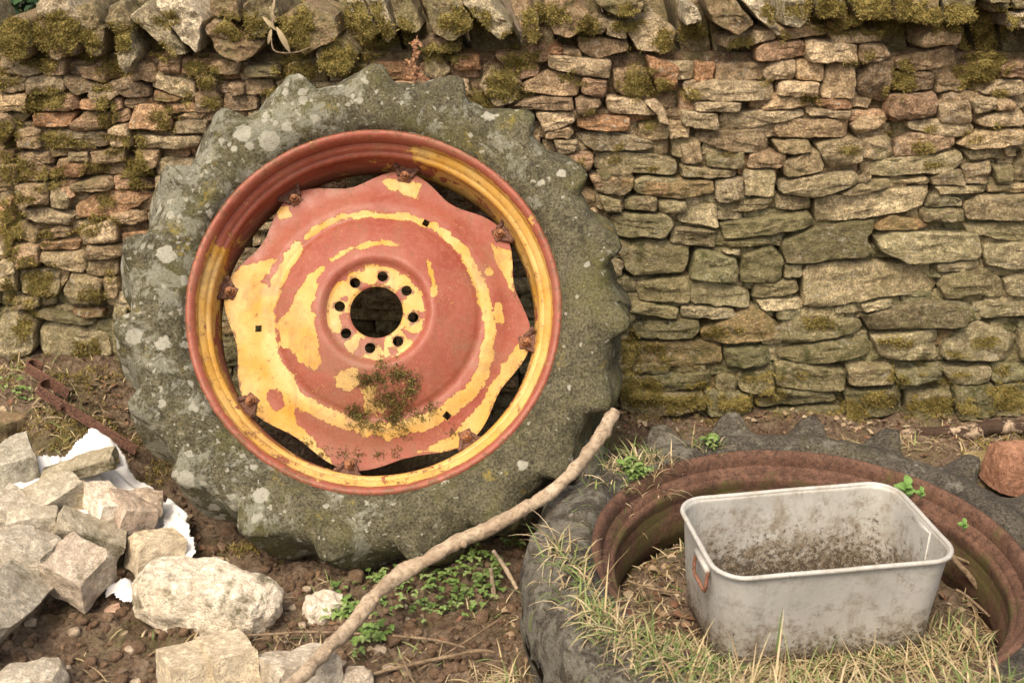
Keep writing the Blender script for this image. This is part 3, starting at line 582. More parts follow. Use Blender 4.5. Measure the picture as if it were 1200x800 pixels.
md = disc.modifiers.new('holes', 'BOOLEAN'); md.operation = 'DIFFERENCE'; md.solver = 'EXACT'; md.object = cut
cut.matrix_world = wheel.matrix_world; bpy.context.view_layer.update()
me = bpy.data.meshes.new_from_object(disc.evaluated_get(bpy.context.evaluated_depsgraph_get())); disc.modifiers.clear(); disc.data = me; bpy.data.objects.remove(cut)
me.polygons.foreach_set('use_smooth', [True] * len(me.polygons))
try: me.set_sharp_from_angle(angle=R(40))
except Exception: pass
def lp(s):
    a = [float(x) for x in s.replace(' ', '').split(',')]; return [((a[i] - 439.5) / 428, (368 - a[i + 1]) / 414) for i in range(0, len(a), 2)]
YP = [lp(s) for s in ('303,300,325,298,303,325,316,335,318,370,317,419,333,441,345,470,368,512,392,548,372,548,340,512,300,492,268,450,268,410,252,360,256,322,278,305', '383,312,372,330,372,345,364,360,370,385,377,425,366,432,345,415,325,400,322,378,338,362,345,345,360,325',
  '614,379,608,400,585,430,568,455,553,478,530,503,485,525,540,527,566,505,577,470,594,450,622,425,618,400', '446,205,470,208,496,214,486,232,470,222,452,215', '319,238,333,232,336,246,320,252', '573,264,580,285,602,295,602,345,590,322,578,300', '394,436,418,432,420,450,405,457,394,450', '430,465,450,470,445,482,430,480', '420,455,436,452,440,485,425,482')]
YS = [(lp('357,275,366,266,385,256,400,250,430,249,477,253,508,264'), 4.2), (lp('508,264,530,283,545,299,558,324'), 5.5), (lp('558,324,567,355,572,385,568,415,562,440'), 7.5), (lp('562,440,548,460,517,481,492,492,450,502,412,494,375,480,345,460,334,440'), 8.5), (lp('334,440,319,419,312,390,312,360,322,330,336,303,345,285'), 8), (lp('388,308,410,294,440,288,470,290'), 3), (lp('500,310,506,330,507,350'), 2.5), (lp('571,312,573,320'), 4.5), (lp('583,360,584,374'), 6), (lp('455,208,490,212'), 6)]
RI = [(lp('319,458,322,466'), 9), (lp('352,486,370,498,400,512,440,516'), 10), (lp('345,478,350,486'), 5)]
def sdist(x, z, pl, closed):
    d = 1e9; n_ = len(pl)
    for i in range(n_ if closed else n_ - 1):
        ax_, az_ = pl[i]; bx, bz = pl[(i + 1) % n_]; dx, dz = bx - ax_, bz - az_; t = min(1, max(0, ((x - ax_) * dx + (z - az_) * dz) / (dx * dx + dz * dz + 1e-12))); d = min(d, math.hypot(x - ax_ - t * dx, z - az_ - t * dz))
    return d
YB = [(min(p[0] for p in q), max(p[0] for p in q), min(p[1] for p in q), max(p[1] for p in q)) for q in YP]
ms = []; tn = []
for vt in me.vertices:
    x, z = vt.co.x, vt.co.z; r = math.hypot(x, z); best = -1.0; S_ = 1 / 440
    for q, bb in zip(YP, YB):
        if bb[0] - .05 < x < bb[1] + .05 and bb[2] - .05 < z < bb[3] + .05:
            d = sdist(x, z, q, True); s_ = d if inside(x, z, q) else -d; best = max(best, s_ / (9 * S_))
    for q, wd in YS: best = max(best, (wd * S_ - sdist(x, z, q, False)) / (9 * S_))
    for q, wd in RI: best = min(best, (sdist(x, z, q, False) - wd * S_) / (9 * S_))
    if r < .128: best = .28 + 1.3 * mn.noise(Vector((x * 22, z * 22, 4))) - (.35 if (z < 0 and x < .02) else 0)
    elif r < .136: best = max(best, .0)
    ms.append(.5 + .38 * max(-1, min(1, best)))
    rs_ = .05 + (.35 if dr(math.degrees(math.atan2(z, x))) - r < .008 else 0) + (.3 if r < .08 else 0)
    d8 = min(abs(math.hypot(x - .101 * math.cos(R(80 - 45 * q)), z - .101 * math.sin(R(80 - 45 * q))) - .016) for q in range(8)); rs_ += .45 * (1 - sst(.0, .009, d8))
    tn.append(rs_)
for nm in ('tint', 'msk'):
    if nm in me.attributes: me.attributes.remove(me.attributes[nm])
a = me.attributes.new('msk', 'FLOAT', 'POINT'); a.data.foreach_set('value', np.array(ms, np.float32))
a = me.attributes.new('tint', 'FLOAT_COLOR', 'POINT'); a.data.foreach_set('color', np.repeat(np.array(tn, np.float32), 4))
# clamps: bracket on the rim, bolt and nut through each lobe
def ngon(c, r, h, n_=6, r2=None, rot=0):
    v = [(c[0] + (r if t < n_ else (r2 or r)) * math.cos(rot + t * 2 * math.pi / n_), c[1] - (0 if t < n_ else h), c[2] + (r if t < n_ else (r2 or r)) * math.sin(rot + t * 2 * math.pi / n_)) for t in range(2 * n_)]
    return v, [tuple(range(n_))[::-1], tuple(range(n_, 2 * n_))] + [(t, (t + 1) % n_, (t + 1) % n_ + n_, t + n_) for t in range(n_)]
b0 = MB()
b0.add(*box((0, .120, -.004), (.046, .010, .046))); b0.add(*box((0, .122, .026), (.080, .014, .020)))
for x in (-.034, .034):
    b0.add(*box((x * .85, .116, .012), (.014, .016, .040), Matrix.Rotation(-.5 if x < 0 else .5, 3, 'Y'))); b0.add(*ngon((x * 1.12, .118, .026), .0105, .018, 6)); b0.add(*ngon((x * 1.12, .102, .026), .006, .008, 12, .005))
clamp0 = None
for i, a in enumerate(CL):
    M_ = Matrix.Rotation(-R(a - 90), 4, 'Y'); ro = .416
    if clamp0 is None:
        cl = b0.build('rim_clamp', M_IRON, wheel, False); bv = cl.modifiers.new('bevel', 'BEVEL'); bv.width = .003; bv.segments = 2; b = MB(); b.add(*ngon((0, .116, -.005), .0205, .005, 20, .019)); b.add(*ngon((0, .111, -.005), .0160, .017, 6, .0150, .3)); b.add(*ngon((0, .095, -.005), .0092, .014, 16, .0085)); b.add(*ngon((0, .081, -.005), .0085, .002, 16, .006))
        bo = b.build('bolt', M_RUSTO, cl, False); clamp0 = (cl, bo)
    else:
        cl = clamp0[0].copy(); COL.objects.link(cl); cl.parent = wheel; bo = clamp0[1].copy(); COL.objects.link(bo); bo.parent = cl
    cl.matrix_local = M_ @ Matrix.Translation((0, .022, ro + .002)) @ Matrix.Rotation(.3 * math.sin(i * 2.3), 4, 'Y') @ Matrix.Scale(.80, 4)
# --- lying wheel
lw = empty('tractor_wheel', LC); lw.rotation_euler = (R(-90), 0, 0)
tag(lw, 'tractor wheel with rusty empty rim lying flat on the ground around the tub', 'tractor wheel')
lw.matrix_world = Matrix.Translation(LC) @ Matrix.Rotation(R(.8), 4, 'X') @ Matrix.Rotation(R(-90), 4, 'X')
ty2 = make_tyre(M_TY2, lw, 8, R(92), lug=.050, droop=.045, rise=.85, worn=lambda d: 1 - .72 * sst(135, 165, d) * (1 - sst(250, 300, d)))
rim2 = make_rim(M_RUST, lw, lambda r, o, a: ((1.0 if (a > 95 or a < -150) else .75) if o < -.05 else (.6 if (a > 120 or a < -150) and o < 0 else .05), .5), 2)  # moss at left; its colour also paints the deep inner wall shade-dark
bpy.context.view_layer.update()
def bvh(o):
    me_ = o.data; M_ = o.matrix_world; return BVHTree.FromPolygons([M_ @ v.co for v in me_.vertices], [tuple(p.vertices) for p in me_.polygons])
T_TY2 = bvh(ty2); T_RIM2 = bvh(rim2)

# ------------------------------------------------------------------ metal tub
tub = empty('metal_tub', (.688, 2.375, .085), (0, 0, R(9)))
tag(tub, 'pale galvanised rectangular tub with rolled rim and rusty wire handle, standing inside the rusty rim', 'tub')
def rrect(hx, hy, r, n_=9):
    p = []
    for cx, cy, a0 in ((hx - r, hy - r, 0), (-hx + r, hy - r, 90), (-hx + r, -hy + r, 180), (hx - r, -hy + r, 270)):
        for k in range(n_ + 1): a = R(a0 + 90 * k / n_); p.append((cx + r * math.cos(a), cy + r * math.sin(a)))
    q = resample(p, 160); return q
TH, TX, TY_ = .245, .272, .172
def tubring(z, inset):
    t = z / TH; hx = TX - .018 * (1 - t) - inset; hy = TY_ - .016 * (1 - t) - inset
    return [(x + .0045 * mn.noise(Vector((x * 6, y * 6, z * 6))), y + .0045 * mn.noise(Vector((x * 6, y * 6, 9 + z * 6))), z) for x, y in rrect(hx, hy, .068)]
b = MB(); rg = []; msk = []
zs = [0] + [TH * k / 24 for k in range(1, 25)]
rg.append(tubring(.0, .012)); msk += [.75] * 160
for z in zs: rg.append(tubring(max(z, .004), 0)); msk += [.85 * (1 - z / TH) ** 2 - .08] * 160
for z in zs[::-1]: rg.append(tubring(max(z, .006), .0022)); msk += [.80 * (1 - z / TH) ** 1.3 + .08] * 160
rg.append(tubring(.006, .02)); msk += [1.2] * 160
v = [p for q in rg for p in q]; f = []
for i in range(len(rg) - 1):
    for k in range(160): l = (k + 1) % 160; f.append((i * 160 + k, i * 160 + l, (i + 1) * 160 + l, (i + 1) * 160 + k))
f.append(tuple(range(160))[::-1]); f.append(tuple(range((len(rg) - 1) * 160, len(rg) * 160)))
b.add(v, f, None, msk); b.build('body', M_ZINC, tub)
lip = [Vector(p) for p in tubring(TH, -.003)]; b = MB(); v = []; f = []
for i, p in enumerate(lip):
    t = (lip[(i + 1) % 160] - lip[i - 1]).normalized(); nn = t.cross(Vector((0, 0, 1)))
    for k in range(10): a = 2 * math.pi * k / 10; v.append(p + (nn * math.cos(a) + Vector((0, 0, 1)) * math.sin(a)) * .0058)
for i in range(160):
    for k in range(10): f.append((i * 10 + k, i * 10 + (k + 1) % 10, ((i + 1) % 160) * 10 + (k + 1) % 10, ((i + 1) % 160) * 10 + k))
b.add(v, f, None, -.35); b.build('rolled_rim', M_ZINC, tub)
b = MB(); v = []; f = []                                      # dried silt on the bottom
for k in range(12):
    for x, y in rrect(TX - .024, TY_ - .022, .06): s_ = 1 - k / 12; v.append((x * s_, y * s_, .018 + .012 * fbm((x * s_ * 12, y * s_ * 12, 3)) - .008 * s_))
for k in range(11):
    for i in range(160): f.append((k * 160 + i, k * 160 + (i + 1) % 160, (k + 1) * 160 + (i + 1) % 160, (k + 1) * 160 + i))
b.add(v, f, None, 1.0); b.build('dried_silt', M_ZINC, tub)
b = MB(); b.add(*tube([(TX - .006, -.045, TH - .008), (TX - .011, -.045, TH * .5), (TX - .020, -.045, .02)], .0022, 8)); b.build('seam', M_ZINC, tub)
for sx in (-1, 1):
    y0 = -.055 if sx < 0 else 0; b = MB(); xh = sx * (TX + .004)
    b.add(*tube([(xh, y0 - .044, TH - .026), (xh, y0 + .044, TH - .026)], .0085, 12)); b.add(*box((sx * (TX - .001), y0, TH - .026), (.008, .088, .030)))
    hb = b.build('handle_bracket', M_ZINC, tub)
    b = MB(); xx = xh + sx * .002; b.add(*tube([(xx, y0 + .042, TH - .026), (xx + sx * .002, y0 + .043, TH - .052), (xx + sx * .003, y0 + .038, TH - .078), (xx + sx * .003, y0, TH - .080), (xx + sx * .003, y0 - .038, TH - .078), (xx + sx * .002, y0 - .043, TH - .052), (xx, y0 - .042, TH - .026)], .0042, 10, sub=3))
    b.build('wire_handle', m_rust('red_rust', (.24, .10, .06), (.34, .17, .11)) if sx < 0 else bpy.data.materials['red_rust'], tub)
bpy.context.view_layer.update()
def multi_bvh(objs):
    V = []; F = []
    for o in objs:
        if o.type != 'MESH': continue
        k = len(V); M_ = o.matrix_world; V += [M_ @ v.co for v in o.data.vertices]; F += [tuple(i + k for i in p.vertices) for p in o.data.polygons]
    return BVHTree.FromPolygons(V, F)
T_WALL = multi_bvh(list(wall.children))
T_W1 = multi_bvh([c for c in wheel.children])

# ------------------------------------------------------------------ rubble and loose stones
def block_geo(dims, M_, seed, cuts=6, rnd_=.0, n=14, rough=1.0, keep=.82):
    rnd = random.Random(seed); bm = bmesh.new(); bmesh.ops.create_cube(bm, size=2.0); bmesh.ops.subdivide_edges(bm, edges=bm.edges[:], cuts=n, use_grid_fill=True)
    pl = []
    for _ in range(cuts):
        d = Vector((rnd.uniform(-1, 1), rnd.uniform(-1, 1), rnd.uniform(-1, 1))).normalized(); pl.append((d, (abs(d.x) + abs(d.y) + abs(d.z)) * rnd.uniform(keep - .12, keep + .1)))
    S_ = Vector((seed * 3.1, seed * 1.3, seed)); v = []
    for q in bm.verts:
        p = q.co.copy()
        if rnd_: p = p.lerp(p.normalized() * 1.12, rnd_)
        for d, k in pl:
            e = p.dot(d) - k
            if e > 0: p -= d * e
        w_ = Vector((p.x * dims[0] / 2, p.y * dims[1] / 2, p.z * dims[2] / 2)); dd = w_.normalized()
        w_ += dd * rough * (.010 * mn.noise(w_ * 12 + S_) + .005 * mn.noise(w_ * 32 + S_) + .0025 * mn.noise(w_ * 85 + S_)); v.append(M_ @ w_)
    bm.verts.index_update(); f = [tuple(x.index for x in q.verts) for q in bm.faces]; bm.free(); return v, f
LOOSE = []
def block(name, label, cat, px, py, z, dims, rot=(0, 0, 0), tint=(.42, .39, .32), ms=0, seed=1, group=None, mat=None, **kw):
    p = Pz(px, py, z); M_ = Matrix.Rotation(R(rot[2]), 3, 'Z') @ Matrix.Rotation(R(rot[1]), 3, 'Y') @ Matrix.Rotation(R(rot[0]), 3, 'X')
    vv, ff = block_geo(dims, M_, seed, **kw); b = MB(); mz = [ms - .0 for q in vv]; b.add(vv, ff, tint, mz); o = b.build(name, mat or M_RUB, sharp=28); o.location = p
    tag(o, label, cat, group); LOOSE.append(o); return o
PALE, CREAM, GREY, PINK = (.52, .47, .38), (.56, .49, .37), (.36, .345, .29), (.42, .35, .29)
G = 'broken blocks in the rubble heap'
block('stone_block', 'upright grey block at the left edge below the iron strap, topmost of the heap', 'stone', 18, 548, .19, (.11, .13, .13), (4, -6, 28), GREY, .1, 1, G)
block('stone_block', 'grey wedge of stone right of the topmost block, behind the white sheet', 'stone', 68, 578, .17, (.13, .10, .075), (14, -18, 40), (.40, .37, .30), .05, 2, G)
block('stone_block', 'pale grey stone half wrapped in the white sheet at the left edge', 'stone', 22, 598, .15, (.12, .10, .07), (5, 8, -15), (.42, .39, .33), .1, 3, G)
block('stone_block', 'yellowish stone poking through the middle of the white sheet', 'stone', 92, 582, .15, (.085, .08, .06), (5, 20, 25), (.46, .40, .29), .1, 4, G)
block('stone_block', 'bright white cut block on top of the white sheet', 'stone', 124, 590, .15, (.085, .13, .06), (8, 18, 42), (.66, .61, .52), -.3, 5, G, cuts=3, keep=.95)
block('stone_block', 'pinkish grey block leaning against the bright white cut block', 'stone', 152, 602, .12, (.10, .11, .085), (10, 24, 42), PINK, 0, 6, G, cuts=4, keep=.92)
block('stone_block', 'small pinkish stone nearest the big tyre on the white sheet', 'stone', 174, 590, .12, (.075, .07, .06), (0, 12, 20), (.45, .38, .31), -.1, 7, G)
block('stone_block', 'long grey block with a mossy green edge in the middle of the heap', 'stone', 104, 628, .12, (.17, .085, .07), (12, 32, 18), (.37, .34, .27), .28, 8, G, cuts=4, keep=.92)
block('stone_block', 'cream cube of stone beside the loose end of the white sheet', 'stone', 182, 648, .06, (.12, .11, .095), (-8, 12, 32), CREAM, -.2, 9, G, cuts=3, keep=.95)
block('stone_block', 'broad block with a worn pinkish top and mossy lower side', 'stone', 92, 668, .10, (.135, .125, .10), (12, 12, -24), (.43, .375, .31), .16, 10, G, cuts=4, keep=.95)
block('stone_block', 'large rounded grey stone at the left edge above the leaning slab', 'stone', 28, 648, .14, (.165, .12, .10), (0, 14, -10), (.40, .37, .31), .1, 11, G, rnd_=.35)
block('stone_block', 'pale stone between the rounded grey stone and the white sheet', 'stone', 38, 612, .15, (.12, .08, .07), (0, 6, 12), (.43, .40, .33), 0, 12, G)
block('stone_slab', 'large grey slab leaning at the lower left edge with a green side', 'stone', 5, 705, .11, (.12, .32, .09), (-14, 40, -12), (.38, .355, .30), .12, 13, cuts=4, keep=.95)
block('boulder', 'white streaked boulder on the soil below the large upright tyre', 'boulder', 243, 702, .06, (.34, .17, .14), (0, 8, -10), (.60, .55, .455), .22, 14, rnd_=.5, n=30, rough=1.9, cuts=9)
block('stone_block', 'pale tan cut block at the bottom edge, left of the pair lying together', 'stone', 222, 790, .05, (.115, .13, .10), (-10, 6, 30), (.50, .44, .33), -.3, 15, cuts=3, keep=.96, rough=.7)
block('stone_block', 'pale tan cut block at the bottom edge, right of the pair lying together', 'stone', 267, 778, .055, (.10, .14, .10), (-10, 4, 30), (.53, .465, .35), -.3, 16, cuts=3, keep=.96, rough=.7)
block('stone_block', 'pale block under the lower end of the long peeled branch', 'stone', 350, 792, .04, (.15, .13, .10), (-14, 8, 34), (.46, .42, .35), -.25, 17, cuts=4, keep=.94, rough=.8)
block('stone', 'crumbly grey stone at the bottom left corner', 'stone', 38, 800, .04, (.13, .10, .08), (0, 0, 10), (.40, .37, .31), .05, 18, rnd_=.5)
block('stone', 'small crumbly white stone below the large upright tyre', 'stone', 378, 712, .02, (.085, .07, .065), (0, 10, 20), (.60, .55, .47), -.3, 19, rnd_=.6, rough=2.2)
block('stone', 'flat thin stone lying on the mossy ground above the white sheet', 'stone', 92, 548, .20, (.20, .07, .035), (8, -14, 8), (.36, .33, .25), .28, 20)
block('pebble', 'small reddish pebble on bare soil beside the pinkish topped block', 'pebble', 132, 716, .015, (.035, .028, .02), (0, 0, 30), (.45, .32, .25), -.3, 21, n=6, rough=.4)
block('pebble', 'small pale chip of stone below the white boulder', 'pebble', 290, 730, .015, (.05, .025, .018), (0, 0, -10), (.55, .45, .38), -.3, 22, n=6, rough=.4)
block('stone', 'rough pale stone at the bottom edge beside the branch end', 'stone', 420, 797, .02, (.07, .06, .05), (0, 0, 0), (.45, .40, .33), 0, 23, rnd_=.4)
block('stone', 'smooth reddish brown stone at the right edge below the wall', 'stone', 1192, 548, .09, (.17, .14, .15), (0, 10, 10), (.30, .165, .11), -.2, 24, rnd_=.5, rough=.8)
block('stone', 'mossy yellowish lump between the log and the reddish brown stone', 'stone', 1150, 543, .05, (.11, .08, .06), (0, 0, 0), (.28, .23, .12), .4, 25, rnd_=.4)
for i, (px, py, s_) in enumerate(((20, 470, .15), (70, 478, .14), (120, 540, .09), (6, 500, .12))):
    block('stone', ['broad mossy stone at the wall foot left of the iron strap', 'mossy stone under the rusty iron strap', 'little mossy stone beside the large upright tyre', 'brown stone at the left edge above the topmost block'][i], 'stone', px, py, .17, (s_, s_ * .7, s_ * .5), (0, 0, 20 * i), (.25, .19, .12), .35, 30 + i, rnd_=.3)
pebs = random.Random(5)
b = MB()
for i in range(900):                                        # crumbs of soil and grit
    px, py = pebs.uniform(0, 640), pebs.uniform(640, 830); p = Pz(px, py, 0)
    if pebs.random() < .4: p = Vector((pebs.uniform(-1.6, .1), pebs.uniform(1.9, 3.1), 0))
    h = drop(p.x, p.y); s_ = pebs.uniform(.004, .013) * (1.6 if pebs.random() < .1 else 1)
    vv, ff = block_geo((s_ * 2, s_ * 1.6, s_ * 1.3), Matrix.Rotation(pebs.uniform(0, 6), 3, 'Z'), i, n=2, rnd_=.3, rough=.9, cuts=5, keep=.75)
    k = pebs.random(); c = (.36, .30, .23) if k < .05 else (.13, .088, .058) if k < .7 else (.18, .13, .088)
    b.add([v_ + h[0] + Vector((0, 0, s_ * .3)) for v_ in vv], ff, c, -.3)
grit = b.build('soil_crumbs', M_RUB); tag(grit, 'crumbs of brown soil and grit strewn over the bare ground', 'grit', kind='stuff')

# ------------------------------------------------------------------ white plastic sheet under and around the rubble
def sheet(outline, zf, name, label, seed, parent=None):
    st = .0045; P = [Pz(x, y, .12) for x, y in outline]; poly = [(p.x, p.y) for p in P]
    x0, x1, y0, y1 = min(p[0] for p in poly), max(p[0] for p in poly), min(p[1] for p in poly), max(p[1] for p in poly)
    idx = {}; v = []; f = []
    nx_, ny_ = int((x1 - x0) / st) + 2, int((y1 - y0) / st) + 2
    for j in range(ny_):
        for i in range(nx_):
            x, y = x0 + i * st, y0 + j * st
            xx = x + .012 * mn.noise(Vector((x * 12, y * 12, 0)))
            if inside(xx, y, poly):
                r1 = 1 - abs(mn.noise(Vector((x * 9 + y * 5, y * 9 - x * 4, seed)))) * 2; r2 = 1 - abs(mn.noise(Vector((x * 26, y * 22 + x * 12, seed + 3)))) * 2; r3 = 1 - abs(mn.noise(Vector((x * 60, y * 60, seed + 5)))) * 2
                z = zf(x, y) + .024 * r1 + .008 * r2 + .0015 * r3; idx[(i, j)] = len(v); v.append((x + .005 * r2, y + .004 * r1, z))
    for (i, j) in list(idx):
        q = [(i, j), (i + 1, j), (i + 1, j + 1), (i, j + 1)]
        if all(k in idx for k in q): f.append(tuple(idx[k] for k in q))
    b = MB(); b.add(v, f); o = b.build(name, M_PLAST, parent); md = o.modifiers.new('thick', 'SOLIDIFY'); md.thickness = .0015; return o
ps = empty('plastic_sheet', Pz(110, 590, .12)); tag(ps, 'crumpled white plastic sheet trapped among the broken stones', 'plastic sheet')
def put(o): o.parent = ps; o.location = -Vector(ps.location); return o
put(sheet([(-20, 585), (30, 570), (80, 562), (112, 548), (140, 548), (168, 560), (200, 572), (215, 590), (214, 610), (190, 600), (150, 610), (110, 612), (70, 605), (30, 612), (-20, 625)], lambda x, y: gh(x, y, False) + .055 + .075 * sst(-1.0, -1.2, x) + .035 * sst(2.95, 3.1, y), 'sheet_fold', '', 2))
put(sheet([(185, 575), (200, 568), (218, 600), (225, 625), (214, 646), (200, 632), (192, 608)], lambda x, y: gh(x, y, False) + .055, 'sheet_end', '', 6))
put(sheet([(118, 654), (150, 658), (168, 672), (150, 684), (120, 672)], lambda x, y: .04, 'sheet_scrap', '', 9))

# ------------------------------------------------------------------ rusty iron strap
st = empty('iron_strap', Pz(90, 490, .2)); tag(st, 'rusty bent iron strap with two hooked ends lying against the wall foot', 'iron strap')
L0 = Vector(st.location)
def strap(pts, wd, th, name, up=Vector((0, 0, 1))):
    b = MB(); v = []; f = []
    pts = [Vector(p) for p in pts]
    for i, p in enumerate(pts):
        t = (pts[min(i + 1, len(pts) - 1)] - pts[max(0, i - 1)]).normalized(); s_ = t.cross(up).normalized() * th / 2; u_ = up * wd / 2; j_ = Vector((0, 0, .0015 * mn.noise(p * 60)))
        v += [p - s_ - u_ + j_, p + s_ - u_, p + s_ + u_ + j_, p - s_ + u_]
    for i in range(len(pts) - 1):
        for k in range(4): f.append((i * 4 + k, i * 4 + (k + 1) % 4, i * 4 + 4 + (k + 1) % 4, i * 4 + 4 + k))
    f += [(0, 1, 2, 3)[::-1], tuple(len(v) - 4 + k for k in range(4))]
    b.add([q - L0 for q in v], f); return b.build(name, M_IRON, st, False)
a0, a1 = Pz(46, 458, .27), Pz(160, 528, .12)
dv = (a1 - a0).normalized(); sv = Vector((-dv.y, dv.x, 0)).normalized()
U_ = dv.cross(sv).normalized(); U_ = U_ if U_.z > 0 else -U_
line = [a0 + dv * (a1 - a0).length * k / 20 for k in range(21)]
hook = [a0 + sv * .055 + dv * .065] + [a0 + sv * .055 + dv * .02] + [a0 + sv * (.0275 + .0275 * math.cos(R(t))) - dv * .016 * math.sin(R(t)) for t in range(0, 181, 20)]
strap(hook[:-1] + line, .034, .006, 'bar', U_)
c0 = a0 + sv * .06 - dv * .015; hk = [c0 + dv * .06, c0 + dv * .02, c0 - dv * .03] + [c0 - dv * .075 + sv * (.018 - .018 * math.cos(R(t))) - dv * .014 * math.sin(R(t)) for t in range(0, 181, 30)] + [c0 - dv * .05 + sv * .036]
strap(hk, .032, .006, 'hook_plate', U_)
bp = a0 + dv * .085 - sv * .004; vv, ff = tube([bp + sv * .004, bp - sv * .016], .010, 6); b = MB(); b.add([q - L0 for q in vv], ff); b.build('bolt', M_IRON, st, False)

# ------------------------------------------------------------------ branches, log, twigs
def branch(name, label, cat, pts, rad, mat, n=14, sub=8, jit=.12, seed=0, knots=(), group=None):
    o0 = Vector(pts[0]); b = MB(); vv, ff = tube([Vector(p) - o0 for p in pts], rad, n, jit=jit, seed=seed, sub=sub); b.add(vv, ff)
    for i, d, r in knots:
        c = Vector(pts[i]) - o0; d = Vector(d).normalized(); vv, ff = tube([c, c + d * r * 2.4, c + d * r * 2.9], [r, r * .8, r * .6], 9, jit=.2, seed=i); b.add(vv, ff)
    o = b.build(name, mat); o.location = o0; tag(o, label, cat, group); return o
SP = [(330, 812), (352, 793), (382, 762), (412, 733), (440, 697), (470, 673), (502, 655), (542, 632), (577, 617), (612, 597), (642, 579), (670, 554), (690, 530), (706, 507), (718, 484)]
ys_ = [2.05, 2.10, 2.19, 2.28, 2.37, 2.44, 2.47, 2.52, 2.55, 2.58, 2.62, 2.67, 2.73, 2.79, 2.86]
spt = [Py(x, y, d) for (x, y), d in zip(SP, ys_)]
branch('branch', 'long peeled pale branch propped between both tractor tyres and the ground', 'branch', spt, [.015, .015, .016, .0165, .018, .0195, .018, .0185, .0175, .0165, .0165, .017, .0175, .0185, .0195], M_STICK, 20, 12, .30, 3, knots=((2, (.6, -.6, .4), .007), (4, (.3, -1, .1), .009), (5, (-.5, -.3, .9), .008), (7, (.2, -1, 0), .010), (9, (.5, -.8, .3), .008), (12, (-.7, -.6, .3), .007)))
lg = [Py(x, y, d) for x, y, d in ((1018, 518, 3.50), (1050, 512, 3.46), (1090, 508, 3.44), (1130, 507, 3.43), (1170, 500, 3.42), (1215, 501, 3.42), (1280, 498, 3.42))]
branch('log', 'thin fallen log with flaking bark lying along the wall foot at right', 'log', lg, [.012, .020, .024, .024, .023, .022, .018], M_LOG, 14, 8, .3, 5)
TW_ = [('pale twig sticking up beside the left side of the lying tyre', [(575, 665, 2.62), (578, 690, 2.60), (582, 722, 2.58)], .006), ('short curved twig crossing the edge of the lying tyre', [(578, 645, 2.62), (590, 662, 2.58), (606, 690, 2.50)], .0065),
 ('long thin twig running under the peeled branch', [(270, 745, 2.36), (330, 742, 2.38), (352, 740, 2.39), (420, 742, 2.39), (500, 748, 2.37), (545, 758, 2.34)], .0035), ('twig lying at the bottom between branch and lying tyre', [(420, 795, 2.25), (460, 783, 2.27), (520, 770, 2.30), (560, 762, 2.31), (582, 764, 2.31)], .0045),
 ('thin twig slanting up over the weeds', [(490, 785, 2.27), (540, 755, 2.35), (590, 722, 2.42)], .003), ('broken twig at the bottom beside the crumbly stone', [(470, 765, 2.30), (480, 790, 2.24), (490, 805, 2.2)], .003),
 ('curved dry twig leaning on the inside of the rusty rim at right', [(1112, 650, 2.50), (1130, 668, 2.48), (1148, 690, 2.45), (1163, 712, 2.42), (1178, 745, 2.36)], .0075), ('thin pale twig lying behind the curved twig inside the rim', [(1108, 648, 2.52), (1140, 662, 2.50), (1165, 690, 2.46), (1176, 730, 2.4)], .0035),
 ('straw coloured stalk bent against the upright tyre beside the iron strap', [(122, 478, 3.36), (132, 500, 3.33), (139, 518, 3.30), (154, 530, 3.26)], .003),
 ('dead stem lying across the front of the rusty rim', [(708, 718, 2.36), (750, 735, 2.30), (780, 760, 2.2), (820, 785, 2.12), (870, 800, 2.06)], .0055), ('dead straw stem arching into the rim at the left front', [(700, 718, 2.37), (735, 722, 2.36), (760, 740, 2.3), (800, 768, 2.2)], .003),
 ('small forked twig on the soil right of the tub inside the rim', [(1120, 690, 2.42), (1135, 700, 2.40), (1160, 722, 2.36)], .004), ('twig on the soil left of the tub inside the rim', [(735, 680, 2.46), (765, 690, 2.44), (798, 694, 2.42)], .004)]
for i, (lb, ps_, r) in enumerate(TW_): branch('twig', lb, 'twig', [Py(*p) for p in ps_], [r * .8] + [r] * (len(ps_) - 2) + [r * .7], M_TWIG if i not in (0, 1, 8, 10) else M_STICK, 8, 5, .2, i)
branch('twig', 'thin green stalk hanging down from the cope stones at top', 'twig', [Py(318, 45, 3.50), Py(322, 60, 3.47), Py(345, 62, 3.46), Py(365, 55, 3.47)], [.002, .0025, .0025, .0015], M_TWIG, 6, 5)

